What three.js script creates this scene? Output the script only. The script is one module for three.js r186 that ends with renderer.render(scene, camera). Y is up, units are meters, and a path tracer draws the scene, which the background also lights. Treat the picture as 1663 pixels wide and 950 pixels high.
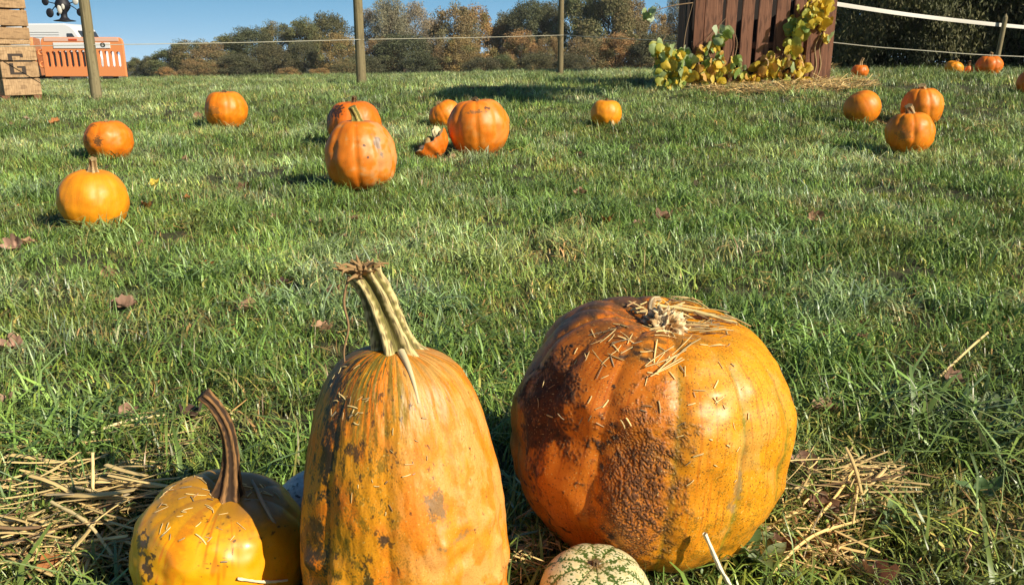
import * as THREE from 'three';
import { mergeGeometries, mergeVertices } from 'three/addons/utils/BufferGeometryUtils.js';
import { RoundedBoxGeometry } from 'three/addons/geometries/RoundedBoxGeometry.js';
import { createNoise2D, createNoise3D } from 'simplex-noise';

// ---------------------------------------------------------------- camera, sky, sun, exposure
const scene = new THREE.Scene();
const F = 1350, HORIZON = 95, PITCH = Math.atan((475 - HORIZON) / F), EYE = 0.6;
const camera = new THREE.PerspectiveCamera(2 * Math.atan(475 / F) * 180 / Math.PI, 1024 / 584, 0.02, 3000);
camera.position.set(0, EYE, 0);
camera.rotation.set(-PITCH, 0, 0);
scene.add(camera);
const AZ = 54 * Math.PI / 180, EL = 33 * Math.PI / 180;
const SUN = new THREE.Vector3(Math.sin(AZ) * Math.cos(EL), Math.sin(EL), Math.cos(AZ) * Math.cos(EL));
{   // clear autumn air: pale at the horizon, deeper blue overhead, brighter round the sun
  const W = 512, H = 256, d = new Float32Array(W * H * 4), dir = new THREE.Vector3();
  for (let j = 0; j < H; j++) for (let i = 0; i < W; i++) {
    const el = ((j + 0.5) / H - 0.5) * Math.PI, az = ((i + 0.5) / W - 0.5) * 2 * Math.PI, k = (j * W + i) * 4;
    dir.set(Math.cos(el) * Math.cos(az), Math.sin(el), Math.cos(el) * Math.sin(az));
    const s = Math.max(0, Math.sin(el)), h = Math.exp(-s / 0.045), m = Math.exp(-s / 0.2), g = Math.max(0, dir.dot(SUN)), halo = 0.35 * Math.pow(g, 8) + 1.2 * Math.pow(g, 60);
    d[k] = 0.012 + 0.12 * m + 0.25 * h + halo * 0.7; d[k + 1] = 0.045 + 0.38 * m + 0.17 * h + halo * 0.66; d[k + 2] = 0.12 + 0.57 * m + 0.08 * h + halo * 0.6; d[k + 3] = 1;
  }
  const t = new THREE.DataTexture(d, W, H, THREE.RGBAFormat, THREE.FloatType); t.mapping = THREE.EquirectangularReflectionMapping; t.magFilter = t.minFilter = THREE.LinearFilter; t.colorSpace = THREE.LinearSRGBColorSpace; t.needsUpdate = true;
  scene.background = t; scene.environment = t;
}
const sun = new THREE.DirectionalLight(new THREE.Color(1.0, 0.9, 0.74), 5.0);
sun.position.copy(SUN).multiplyScalar(60); sun.castShadow = true;
sun.shadow.mapSize.set(4096, 4096);
Object.assign(sun.shadow.camera, { left: -30, right: 30, top: 30, bottom: -30, near: 1, far: 160 });
scene.add(sun);
const renderer = new THREE.WebGLRenderer({ antialias: true });
renderer.shadowMap.enabled = true;
renderer.toneMapping = THREE.LinearToneMapping;
renderer.toneMappingExposure = 1.28;

// ---------------------------------------------------------------- helpers
function rng(seed) { let a = seed >>> 0; return () => { a = (a + 0x6D2B79F5) | 0; let t = Math.imul(a ^ (a >>> 15), 1 | a); t = (t + Math.imul(t ^ (t >>> 7), 61 | t)) ^ t; return ((t ^ (t >>> 14)) >>> 0) / 4294967296; }; }
const n2 = createNoise2D(rng(11)), n3 = createNoise3D(rng(12));
const fb3 = (x, y, z, o = 4) => { let s = 0, a = 0.5, f = 1; for (let i = 0; i < o; i++) { s += a * n3(x * f, y * f, z * f); a *= 0.5; f *= 2.03; } return s; };
const fb2 = (x, y, o = 4) => { let s = 0, a = 0.5, f = 1; for (let i = 0; i < o; i++) { s += a * n2(x * f, y * f); a *= 0.5; f *= 2.03; } return s; };
const sst = (a, b, x) => { const t = Math.min(1, Math.max(0, (x - a) / (b - a))); return t * t * (3 - 2 * t); };
const lerp = (a, b, t) => a + (b - a) * t;
const mix = (a, b, t) => [lerp(a[0], b[0], t), lerp(a[1], b[1], t), lerp(a[2], b[2], t)];
const used = {};
function numbered(n) { const k = used[n] = (used[n] ?? -1) + 1; return k ? n + '_' + String(k).padStart(3, '0') : n; }
function tag(o, label, category, group) { o.userData.label = label; o.userData.category = category; if (group) o.userData.group = group; return o; }
function thing(name, label, category, pos, group) {
  const o = new THREE.Group(); o.name = numbered(name); o.position.copy(pos ?? new THREE.Vector3()); scene.add(o);
  return tag(o, label, category, group);
}
function mesh(name, geo, mat, parent) {
  const m = new THREE.Mesh(geo, mat); m.name = parent === scene ? numbered(name) : name; m.castShadow = m.receiveShadow = true;
  parent.add(m); return m;
}
function stuff(o) { o.userData.kind = 'stuff'; return o; }
function struct(o) { o.userData.kind = 'structure'; return o; }
function copy(src, label, group) { const c = src.clone(); c.name = numbered(src.name.replace(/_\d\d\d$/, '')); c.userData = { ...src.userData, label }; if (group) c.userData.group = group; scene.add(c); return c; }
const V = (x, y, z) => new THREE.Vector3(x, y, z);
const lin = (r, g, b) => new THREE.Color().setRGB(r, g, b);
function std(r, g, b, rough = 0.8, extra = {}) { return new THREE.MeshStandardMaterial({ color: lin(r, g, b), roughness: rough, ...extra }); }
function dataTex(w, h, fn, srgb = true, repeat = false) {     // fn(u, v) gives 0..1 display values
  const d = new Uint8Array(w * h * 4);
  for (let j = 0; j < h; j++) for (let i = 0; i < w; i++) {
    const c = fn((i + 0.5) / w, (j + 0.5) / h), k = (j * w + i) * 4;
    d[k] = Math.max(0, Math.min(255, c[0] * 255)); d[k + 1] = Math.max(0, Math.min(255, c[1] * 255)); d[k + 2] = Math.max(0, Math.min(255, c[2] * 255)); d[k + 3] = 255;
  }
  const t = new THREE.DataTexture(d, w, h); t.magFilter = THREE.LinearFilter; t.minFilter = THREE.LinearFilter;
  t.wrapS = THREE.RepeatWrapping; t.wrapT = repeat ? THREE.RepeatWrapping : THREE.ClampToEdgeWrapping;
  if (srgb) t.colorSpace = THREE.SRGBColorSpace; t.needsUpdate = true; return t;
}
function triGeo(pos, col, idx, uv) {
  const g = new THREE.BufferGeometry(); g.setAttribute('position', new THREE.Float32BufferAttribute(pos, 3));
  if (col) g.setAttribute('color', new THREE.Float32BufferAttribute(col, 3));
  if (uv) g.setAttribute('uv', new THREE.Float32BufferAttribute(uv, 2));
  g.setIndex(idx); g.computeVertexNormals(); return g;
}
function tube(pts, r0, r1, seg = 12, rad = 6, cr = true) {      // tapered tube through points
  const c = cr ? new THREE.CatmullRomCurve3(pts) : new THREE.LineCurve3(pts[0], pts[1]);
  const g = new THREE.TubeGeometry(c, seg, 1, rad, false), p = g.attributes.position, q = new THREE.Vector3(), o = new THREE.Vector3();
  for (let i = 0; i <= seg; i++) { c.getPointAt(i / seg, o); const r = lerp(r0, r1, i / seg); for (let j = 0; j <= rad; j++) { const k = i * (rad + 1) + j; q.fromBufferAttribute(p, k).sub(o).multiplyScalar(r).add(o); p.setXYZ(k, q.x, q.y, q.z); } }
  return g;
}

// ---------------------------------------------------------------- the lie of the land
function ground(x, z) {
  const d = Math.max(0.1, -z), a = Math.max(-0.9, Math.min(0.9, x / d));
  const px = 831 + a * F;
  let A = lerp(0.06, 0.2, sst(60, 560, px)); A = lerp(A, 0.31, sst(560, 880, px)); A = lerp(A, 0.4, sst(900, 1500, px));
  const near = z > 0 ? 0 : 1;
  let h = A * sst(4.5, 11, d) * near;
  h += 0.1 * Math.exp(-(((px - 1000) / 60) ** 2) - (((d - 17) / 2.5) ** 2)) * near;       // small mound left of the wooden shelter
  h -= 0.06 * sst(13, 22, d) * near; h -= sst(20, 60, d) * (1.2 + A) * near;
  h += (0.012 * n2(x * 1.1, z * 1.1) + 0.006 * n2(x * 3.1 + 9, z * 3.1)) * sst(1.1, 3.5, Math.hypot(x, z)) + 0.035 * n2(x * 0.25 + 3, z * 0.3) * sst(6, 12, d) ;
  return h;
}
const cp = Math.cos(PITCH), sp = Math.sin(PITCH);
function ray(px, py) { const x = (px - 831.5) / F, y = (475 - py) / F; return V(x, y * cp - sp, -(cp + y * sp)); }
function posAt(px, py, dist) { const r = ray(px, py); return r.multiplyScalar(dist / -r.z).add(camera.position); }   // point seen there, that far out over the field
function at(px, py) {                                                         // point of the ground seen there
  const r = ray(px, py); let t = 0.3, q;
  for (; t < 60; t += Math.max(0.002, t * 0.004)) { q = r.clone().multiplyScalar(t).add(camera.position); if (q.y < ground(q.x, q.z)) break; }
  q.y = ground(q.x, q.z); return q;
}
const pxm = (p) => ((p.y - EYE) * -sp + -p.z * cp) / F;                        // metres per photo pixel at a point
const onGround = (x, z, dy = 0) => V(x, ground(x, z) + dy, z);

// ---------------------------------------------------------------- ground sheet
{
  const N = 340, pos = [], uv = [], idx = [];
  const map = (u) => Math.sign(u) * (Math.abs(u) * 6 + 500 * Math.pow(Math.abs(u), 4));
  for (let j = 0; j <= N; j++) for (let i = 0; i <= N; i++) { const x = map(i / N * 2 - 1), z = map(j / N * 2 - 1); pos.push(x, ground(x, z), z); uv.push(x, z); }
  for (let j = 0; j < N; j++) for (let i = 0; i < N; i++) { const a = j * (N + 1) + i; idx.push(a, a + N + 1, a + 1, a + 1, a + N + 1, a + N + 2); }
  const tex = dataTex(1024, 1024, (u, v) => {
    const k = 2 * Math.PI, sx = Math.cos(u * k), sy = Math.sin(u * k), tx = Math.cos(v * k), ty = Math.sin(v * k);
    const a = fb3(sx * 3 + tx * 2, sy * 3 + ty * 2, tx * 3 - sy, 4), b = n3(sx * 40 + tx * 31, sy * 40 + ty * 33, tx * 40);
    return mix(mix([0.22, 0.24, 0.11], [0.30, 0.27, 0.15], 0.5 + a), [0.20, 0.20, 0.10], 0.5 + 0.5 * b);
  }, true, true);
  tex.repeat.set(0.7, 0.7);
  const g = triGeo(pos, null, idx, uv);
  struct(mesh('ground', g, new THREE.MeshStandardMaterial({ map: tex, roughness: 1 }), scene));
}

// ---------------------------------------------------------------- pumpkins
// body of revolution with ribs; theta 0 faces +z, u grows to the right
function bodyGeo(o) {
  const NU = o.nu ?? 96, NV = o.nv ?? 48, pos = [], uv = [], idx = [];
  const { R, H, ribs = 10, depth = 0.06, dip = 0.16, seed = 1, lump = 0.02, prof, warts } = o;
  for (let j = 0; j <= NV; j++) {
    const ph = Math.PI * j / NV, s = Math.sin(ph), c = Math.cos(ph);
    for (let i = 0; i <= NU; i++) {
      const th = (i / NU - 0.5) * 2 * Math.PI, ti = i === NU ? -Math.PI : th;
      let r, y;
      if (prof) { const q = prof(j / NV); r = q[0]; y = q[1]; }
      else {
        r = R * Math.pow(s, o.pr ?? 0.82);
        y = H / 2 + H / 2 * Math.sign(c) * Math.pow(Math.abs(c), o.pr ? 1 : 0.92);
        y -= dip * H * Math.exp(-((ph / 0.38) ** 2)); y += dip * 0.5 * H * Math.exp(-(((Math.PI - ph) / 0.4) ** 2));
      }
      const wob = 0.5 * Math.sin(ti * 2 + seed) * (o.wob ?? 0.5) + 0.3 * Math.sin(ti * 3 + seed * 2.3) * (o.wob ?? 0.5);
      const gr = Math.pow(1 - Math.abs(Math.sin((ribs * ti + wob * 1.4) / 2)), 2.2);
      let k = 1 - depth * gr * Math.pow(s, 0.35) + depth * 0.3;
      const dx = Math.sin(ti) * s, dz = Math.cos(ti) * s;
      k += lump * n3(dx * 1.4 + seed * 7, c * 1.4, dz * 1.4) + lump * 0.35 * n3(dx * 4 + seed, c * 4, dz * 4);
      let rr = r * k;
      if (warts) rr += warts(i / NU, 1 - j / NV, s);
      if (dip && !prof) y -= depth * 0.35 * H * gr * Math.exp(-((ph / 0.9) ** 2));
      pos.push(rr * Math.sin(ti), y * (1 + lump * 0.5 * n3(dx + seed * 3, 0, dz)), rr * Math.cos(ti)); uv.push(i / NU, 1 - j / NV);
    }
  }
  for (let j = 0; j < NV; j++) for (let i = 0; i < NU; i++) { const a = j * (NU + 1) + i, b = a + NU + 1; idx.push(a, b, a + 1, a + 1, b, b + 1); }
  if (o.fit) {       // bring to the wanted width and height
    let x0 = 9, x1 = -9, y0 = 9, y1 = -9; for (let i = 0; i < pos.length; i += 3) { x0 = Math.min(x0, pos[i]); x1 = Math.max(x1, pos[i]); y0 = Math.min(y0, pos[i + 1]); y1 = Math.max(y1, pos[i + 1]); }
    for (let i = 0; i < pos.length; i += 3) { pos[i] = (pos[i] - (x0 + x1) / 2) * 2 * R / (x1 - x0); pos[i + 2] *= 2 * R / (x1 - x0); pos[i + 1] = (pos[i + 1] - y0) * H / (y1 - y0); }
  }
  const g = triGeo(pos, null, idx, uv), n = g.attributes.normal;           // close the seam
  for (let j = 0; j <= NV; j++) { const a = j * (NU + 1), b = a + NU; const x = n.getX(a) + n.getX(b), y = n.getY(a) + n.getY(b), z = n.getZ(a) + n.getZ(b), l = Math.hypot(x, y, z) || 1; n.setXYZ(a, x / l, y / l, z / l); n.setXYZ(b, x / l, y / l, z / l); }
  return g;
}
// ridged stalk along a curve, flared at its foot
function stemGeo(pts, r0, r1, ridges = 5, flare = 1.8, seed = 1, depth = 0.28, seg = 22) {
  const c = new THREE.CatmullRomCurve3(pts), rad = 56, fr = c.computeFrenetFrames(seg, false), pos = [], uv = [], idx = [];
  for (let i = 0; i <= seg; i++) {
    const t = i / seg, p = c.getPointAt(t), base = lerp(r0, r1, t) * (1 + (flare - 1) * Math.pow(1 - t, 6)) * (1 + 0.18 * sst(0.9, 1, t));
    for (let j = 0; j <= rad; j++) {
      const a = (j % rad) / rad * 2 * Math.PI, r = base * (1 + depth * (0.5 + 0.5 * Math.cos(ridges * (a + t * 0.5))) - depth * 0.5 + 0.06 * n3(Math.cos(a) * 2 + seed * 5, Math.sin(a) * 2, t * 6));
      const q = p.clone().addScaledVector(fr.normals[i], Math.cos(a) * r).addScaledVector(fr.binormals[i], Math.sin(a) * r);
      pos.push(q.x, q.y, q.z); uv.push(j / rad, t);
    }
  }
  for (let i = 0; i < seg; i++) for (let j = 0; j < rad; j++) { const a = i * (rad + 1) + j, b = a + rad + 1; idx.push(a, a + 1, b, a + 1, b + 1, b); }
  const top = c.getPointAt(1), k = pos.length / 3; pos.push(top.x, top.y - r1 * 0.2, top.z); uv.push(0.5, 1);
  for (let j = 0; j < rad; j++) idx.push(seg * (rad + 1) + j, seg * (rad + 1) + j + 1, k);
  return triGeo(pos, null, idx, uv);
}
const sph = (u, v) => { const th = (u - 0.5) * 2 * Math.PI, ph = (1 - v) * Math.PI, s = Math.sin(ph); return [Math.sin(th) * s, Math.cos(ph), Math.cos(th) * s]; };
function stemMat(a, b, ridges = 5, seed = 1) {
  return new THREE.MeshStandardMaterial({ roughness: 0.85, map: dataTex(256, 128, (u, v) => {
    const n = 0.5 + 0.5 * Math.cos(ridges * (2 * Math.PI * u + v * 0.5)), m = n2(u * 9 + seed, v * 14), f = n2(u * 50 + seed * 3, v * 6);
    return mix(mix(b, a, sst(0.25, 0.9, n + 0.25 * m)), [0.2, 0.15, 0.09], 0.55 * sst(0.0, 0.8, f + 0.4 * n2(u * 120, v * 9 + seed)));
  }) });
}
const paleStem = stemMat([0.80, 0.70, 0.50], [0.52, 0.42, 0.26], 5, 2), brownStem = stemMat([0.55, 0.44, 0.27], [0.30, 0.23, 0.14], 5, 3);
function skinTex(w, h, seed, base, streak, o = {}) {
  return dataTex(w, h, (u, v) => {
    const [x, y, z] = sph(u, v), th = u * 2 * Math.PI;
    const a = fb3(x * 2 + seed, y * 2, z * 2, 3), f = n3(Math.sin(th) * 26 + seed, y * 2.2, Math.cos(th) * 26), p = n3(x * 60, y * 60 + seed, z * 60);
    let c = mix(base, streak, 0.3 + 0.45 * a + 0.22 * f);
    c = mix(c, [c[0] * 1.06, c[1] * 1.16, c[2] * 1.5 + 0.02], sst(0.3, 0.75, p) * 0.35);
    if (o.bloom) c = mix(c, [0.84, 0.62, 0.42], o.bloom * sst(0.0, 0.5, fb3(x * 1.7 + seed * 3, y * 1.7, z * 1.7, 4) + (o.bloomSide ?? 0) * x));
    for (const [cu, cv, ru, rv, col, k = 1, fr = 7] of o.spots ?? []) {
      const du = (u - cu) / ru, dv = (v - cv) / rv, q = 1 - Math.sqrt(du * du + dv * dv) + 0.75 * fb3(x * fr + seed, y * fr, z * fr, 4);
      c = mix(c, col, sst(0.3, 0.62, q) * k);
    }
    const sc = n3(x * 22 + 4, y * 22, z * 22 + seed); c = mix(c, [0.45, 0.30, 0.16], 0.6 * sst(0.78, 0.9, sc));
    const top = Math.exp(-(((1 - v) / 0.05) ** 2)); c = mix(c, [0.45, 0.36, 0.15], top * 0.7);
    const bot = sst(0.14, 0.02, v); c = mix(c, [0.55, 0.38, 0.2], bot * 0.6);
    return c;
  });
}
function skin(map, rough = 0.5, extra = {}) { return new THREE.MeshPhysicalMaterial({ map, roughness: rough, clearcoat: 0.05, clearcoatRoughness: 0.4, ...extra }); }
const OR = [0.93, 0.52, 0.06], OD = [0.86, 0.41, 0.04], OY = [0.96, 0.62, 0.08];
const skins = {
  bright: skin(skinTex(512, 256, 1, OY, OR)),
  plain: skin(skinTex(512, 256, 2, [0.94, 0.55, 0.06], [0.87, 0.42, 0.04], { bloom: 0.2, bloomSide: 0.4, spots: [[0.3, 0.5, 0.08, 0.12, [0.55, 0.36, 0.16], 0.6, 9], [0.62, 0.35, 0.05, 0.06, [0.6, 0.4, 0.18], 0.6, 12]] })),
  deep: skin(skinTex(512, 256, 3, [0.90, 0.47, 0.07], [0.82, 0.37, 0.05], { bloom: 0.3 })),
  blemished: skin(skinTex(512, 256, 4, OR, OD, { bloom: 0.35, spots: [[0.43, 0.76, 0.07, 0.05, [0.5, 0.33, 0.14], 0.8, 12], [0.5, 0.52, 0.045, 0.12, [0.40, 0.28, 0.16], 0.85, 11], [0.5, 0.28, 0.05, 0.1, [0.62, 0.50, 0.38]], [0.4, 0.55, 0.02, 0.2, [0.5, 0.28, 0.08]]] })),
  bruised: skin(skinTex(512, 256, 5, [0.91, 0.48, 0.08], [0.84, 0.38, 0.06], { spots: [[0.40, 0.70, 0.09, 0.16, [0.30, 0.19, 0.13]], [0.3, 0.55, 0.08, 0.2, [0.38, 0.24, 0.17]]] })),
  dusty: skin(skinTex(512, 512, 6, [0.90, 0.50, 0.09], [0.86, 0.43, 0.06], { bloom: 0.75, bloomSide: 0.45, spots: [[0.62, 0.62, 0.03, 0.16, [0.52, 0.44, 0.36], 0.9, 5], [0.55, 0.6, 0.015, 0.02, [0.4, 0.26, 0.14]], [0.56, 0.5, 0.012, 0.02, [0.4, 0.26, 0.14]]] }), 0.5),
  scarred: skin(skinTex(512, 256, 7, [0.93, 0.52, 0.09], [0.86, 0.43, 0.06], { bloom: 0.4, bloomSide: 0.5, spots: [[0.5, 0.68, 0.1, 0.03, [0.55, 0.38, 0.22], 0.8, 9], [0.57, 0.72, 0.03, 0.03, [0.45, 0.3, 0.18]]] })),
};
const field = [];      // footprints for thinning the grass
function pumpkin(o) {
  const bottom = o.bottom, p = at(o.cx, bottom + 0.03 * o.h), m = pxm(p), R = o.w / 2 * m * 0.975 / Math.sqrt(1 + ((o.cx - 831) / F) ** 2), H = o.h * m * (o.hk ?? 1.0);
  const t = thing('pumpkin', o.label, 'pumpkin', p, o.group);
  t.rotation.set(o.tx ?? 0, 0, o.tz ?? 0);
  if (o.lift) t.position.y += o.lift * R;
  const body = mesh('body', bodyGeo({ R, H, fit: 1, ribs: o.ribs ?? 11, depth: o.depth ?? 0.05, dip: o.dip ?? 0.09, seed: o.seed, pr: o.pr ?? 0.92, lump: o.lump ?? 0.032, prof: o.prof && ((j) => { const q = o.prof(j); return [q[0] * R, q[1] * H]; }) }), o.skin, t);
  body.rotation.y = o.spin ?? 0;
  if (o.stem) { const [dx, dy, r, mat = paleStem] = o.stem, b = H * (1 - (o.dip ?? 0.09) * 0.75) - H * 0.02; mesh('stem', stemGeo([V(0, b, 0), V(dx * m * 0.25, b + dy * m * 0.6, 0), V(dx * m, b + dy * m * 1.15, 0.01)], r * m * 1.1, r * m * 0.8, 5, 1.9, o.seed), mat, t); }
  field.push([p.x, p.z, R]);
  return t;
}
pumpkin({ cx: 155, bottom: 372, w: 121, h: 98, seed: 1, skin: skins.bright, tz: -0.08, depth: 0.018, lump: 0.025, dip: 0.05, ribs: 12, stem: [4, 22, 6], label: 'smooth bright orange pumpkin with pale pointed stem, nearest on the left of the lawn' });
pumpkin({ cx: 180, bottom: 259, w: 84, h: 63, seed: 2, skin: skins.blemished, depth: 0.02, stem: [1, 6, 3], label: 'orange pumpkin with brown blemishes down its front, behind the bright pumpkin on the left' });
pumpkin({ cx: 369, bottom: 208, w: 74, h: 59, seed: 3, skin: skins.plain, depth: 0.03, stem: [0, 5, 4, brownStem], spin: 1, label: 'plain round orange pumpkin standing alone left of the middle fence post' });
pumpkin({ cx: 577, bottom: 238, w: 92, h: 73, seed: 4, skin: skins.bruised, depth: 0.04, stem: [3, 12, 4, brownStem], label: 'orange pumpkin with a dark bruise, half hidden behind the tall dusty pumpkin' });
pumpkin({ cx: 590, bottom: 304, w: 121, h: 110, seed: 5, skin: skins.dusty, depth: 0.075, ribs: 9, dip: 0.05, tz: 0.05, stem: [-5, 24, 7, stemMat([0.72, 0.66, 0.36], [0.42, 0.40, 0.16], 5, 7)], prof: (j) => { const a = Math.PI * j, s = Math.sin(a), c = Math.cos(a); return [Math.pow(s, 0.72) * (0.96 - 0.10 * c), 0.5 + 0.5 * c - 0.04 * Math.exp(-((a / 0.3) ** 2))]; }, label: 'tall ribbed orange pumpkin coated with pale dust, green stem, in the middle of the lawn' });
pumpkin({ cx: 733, bottom: 207, w: 56, h: 41, seed: 6, skin: skins.plain, depth: 0.03, tz: 0.5, lift: 0.1, stem: [0, 5, 4], label: 'small tipped orange pumpkin peeking out behind the large scarred pumpkin' });
pumpkin({ cx: 780, bottom: 250, w: 104, h: 88, seed: 7, skin: skins.scarred, depth: 0.06, ribs: 9, tz: 0.06, stem: [-3, 9, 5, brownStem], label: 'large ribbed orange pumpkin with a scratched face, beside the broken pumpkin' });
pumpkin({ cx: 1411, bottom: 200, w: 64, h: 52, seed: 8, skin: skins.plain, depth: 0.012, dip: 0.03, lump: 0.01, tz: 0.5, lift: 0.08, label: 'smooth stemless orange pumpkin lying on its side near the straw' });
pumpkin({ cx: 1497, bottom: 203, w: 73, h: 60, seed: 9, skin: skins.plain, depth: 0.05, ribs: 9, tz: 0.1, stem: [-2, 9, 6], label: 'orange pumpkin with thick pale stem, rear one of the touching pair on the right' });
pumpkin({ cx: 1476, bottom: 248, w: 84, h: 65, seed: 10, skin: skins.plain, depth: 0.055, ribs: 8, tz: 0.06, spin: 0.6, stem: [-6, 15, 6], label: 'orange pumpkin with curved pale stem, front one of the touching pair on the right' });
pumpkin({ cx: 1396, bottom: 126, w: 31, h: 20, seed: 11, skin: skins.deep, depth: 0.03, stem: [3, 11, 2.5], label: 'small distant orange pumpkin with long pale stem in front of the dark trees' });
pumpkin({ cx: 1333, bottom: 132, w: 26, h: 27, seed: 12, skin: skins.deep, depth: 0.03, label: 'salmon orange pumpkin mostly hidden behind the right end of the wooden shelter' });
pumpkin({ cx: 1546, bottom: 122, w: 34, h: 20, seed: 13, skin: skins.bright, depth: 0.03, tz: -0.3, lift: 0.15, stem: [1, 5, 2], label: 'tilted yellow orange pumpkin, leftmost of the distant group by the thin stake' });
pumpkin({ cx: 1573, bottom: 122, w: 16, h: 15, seed: 14, skin: skins.deep, depth: 0.03, stem: [0, 8, 2, brownStem], label: 'tiny dull orange gourd between two pumpkins by the thin stake' });
pumpkin({ cx: 1605, bottom: 122, w: 47, h: 31, seed: 15, skin: skins.deep, depth: 0.06, ribs: 8, stem: [1, 7, 2.5], label: 'wide ribbed orange pumpkin in front of the thin stake' });
pumpkin({ cx: 1672, bottom: 152, w: 50, h: 36, seed: 16, skin: skins.deep, depth: 0.05, stem: [1, 6, 3], label: 'deep orange pumpkin cut off by the right edge of the photo' });

// pumpkin with a piece broken out of its foot
{
  const p = at(984, 207), m = pxm(p), R = 25 * m, t = thing('pumpkin', 'round orange pumpkin with a pale broken hole at its base, alone in the lawn', 'pumpkin', p);
  const g = bodyGeo({ R, H: 45 * m, ribs: 10, depth: 0.012, dip: 0.06, seed: 17, lump: 0.02, nu: 120, nv: 60 }), q = g.attributes.position, keep = [], ix = g.index.array;
  const inHole = (k) => { const x = q.getX(k) / R, y = q.getY(k) / R, z = q.getZ(k); return z > 0 && y < 0.58 && Math.abs(x - 0.16) < 0.34 * (1 - y / 0.62); };
  for (let i = 0; i < ix.length; i += 3) if (!(inHole(ix[i]) && inHole(ix[i + 1]) && inHole(ix[i + 2]))) keep.push(ix[i], ix[i + 1], ix[i + 2]);
  g.setIndex(keep); mesh('body', g, skins.bright, t);
  mesh('flesh', bodyGeo({ R: R * 0.86, H: 41 * m, ribs: 10, depth: 0.01, dip: 0.06, seed: 3, lump: 0.05, nu: 40, nv: 20 }).translate(0, 2 * m, 0), std(0.72, 0.42, 0.14, 0.7), t);
  const flap = new THREE.TetrahedronGeometry(6 * m, 1); flap.scale(0.6, 1.3, 0.35).translate(8 * m, 6 * m, R * 0.88); mesh('broken_piece', flap, std(0.75, 0.5, 0.22, 0.7), t);
  mesh('stem', stemGeo([V(0, 40 * m, 0), V(0, 43 * m, 0), V(1 * m, 46 * m, 0)], 3 * m, 2 * m, 5, 1.6, 4), brownStem, t);
  field.push([p.x, p.z, R]);
}
// broken half pumpkin and its bits
{
  const p = at(710, 257), m = pxm(p), R = 33 * m, t = thing('broken_pumpkin', 'broken half of an orange pumpkin lying open, with pale flesh and dark hollow', 'pumpkin', p);
  const cup = (r, rough, seed, flip) => {
    const NU = 48, NV = 20, pos = [], idx = [], uv = [];
    for (let j = 0; j <= NV; j++) for (let i = 0; i <= NU; i++) {
      const th = i / NU * 2 * Math.PI, lim = 1.45 + 0.10 * n2(Math.cos(th) * 1.5 + 4, Math.sin(th) * 1.5) + 0.025 * n2(Math.cos(th) * 6, Math.sin(th) * 6);
      const ph = lim * j / NV, k = r * (1 + 0.05 * Math.cos(9 * th) * Math.sin(ph) * (flip ? 0.4 : 1) + rough * n3(Math.cos(th) * 4 * ph + seed, Math.sin(th) * 4 * ph, seed));
      pos.push(k * Math.sin(ph) * Math.cos(th), R - k * Math.cos(ph), k * Math.sin(ph) * Math.sin(th)); uv.push(i / NU, 0.2 + 0.5 * j / NV);
    }
    for (let j = 0; j < NV; j++) for (let i = 0; i < NU; i++) { const a = j * (NU + 1) + i, b = a + NU + 1; flip ? idx.push(a, b, a + 1, a + 1, b, b + 1) : idx.push(a, a + 1, b, a + 1, b + 1, b); }
    return [pos, idx, uv, NU, NV];
  };
  const [op, oi, ou, NU, NV] = cup(R, 0.02, 3, false), shell = mesh('shell', triGeo(op, null, oi, ou), skins.deep, t);
  const [ip, ii] = cup(R * 0.8, 0.08, 5, true), hollow = mesh('hollow', triGeo(ip, null, ii), std(0.16, 0.07, 0.025, 0.9), t);
  const rp = [], ri = []; for (let i = 0; i <= NU; i++) { const a = (NV * (NU + 1) + i) * 3; rp.push(op[a], op[a + 1], op[a + 2], ip[a], ip[a + 1], ip[a + 2]); if (i < NU) ri.push(2 * i, 2 * i + 1, 2 * i + 2, 2 * i + 1, 2 * i + 3, 2 * i + 2); }
  const rim = mesh('flesh_rim', triGeo(rp, null, ri), std(0.72, 0.5, 0.22, 0.7), t);
  const tilt = new THREE.Group(); t.rotation.set(0.0, 0, 0.72); t.position.y += 3 * m; t.position.x += 6 * m;
  const bit = (px, py, s, c, seed, label) => {
    const q = posAt(px, py, -p.z + 0.02), g = mergeVertices(new THREE.IcosahedronGeometry(s * m, 2).deleteAttribute('normal').deleteAttribute('uv')), v = g.attributes.position;
    for (let i = 0; i < v.count; i++) { const k = 1 + 0.35 * n3(v.getX(i) / (s * m) * 1.4 + seed, v.getY(i) / (s * m) * 1.4, v.getZ(i) / (s * m) * 1.4); v.setXYZ(i, v.getX(i) * k, v.getY(i) * k * 1.25, v.getZ(i) * k * 0.6); }
    g.computeVertexNormals(); const o = mesh('pumpkin_chunk', g, std(...c, 0.7), scene); o.position.copy(q); o.rotation.set(0.3, seed, 0.5); tag(o, label, 'pumpkin piece');
  };
  bit(709, 217, 10, [0.72, 0.6, 0.33], 1, 'pale cream chunk of pumpkin flesh standing by the broken pumpkin');
  bit(696, 231, 8, [0.5, 0.32, 0.12], 4, 'small tan pumpkin chunk left of the broken pumpkin');
  bit(687, 246, 9, [0.09, 0.055, 0.035], 7, 'dark rotten pumpkin pulp lying left of the broken pumpkin');
  field.push([p.x, p.z, R * 0.7]);
}

// ---------------------------------------------------------------- the gourds close by
const tiltTo = (o, x, z) => { o.rotation.set(z, 0, -x); };
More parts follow.
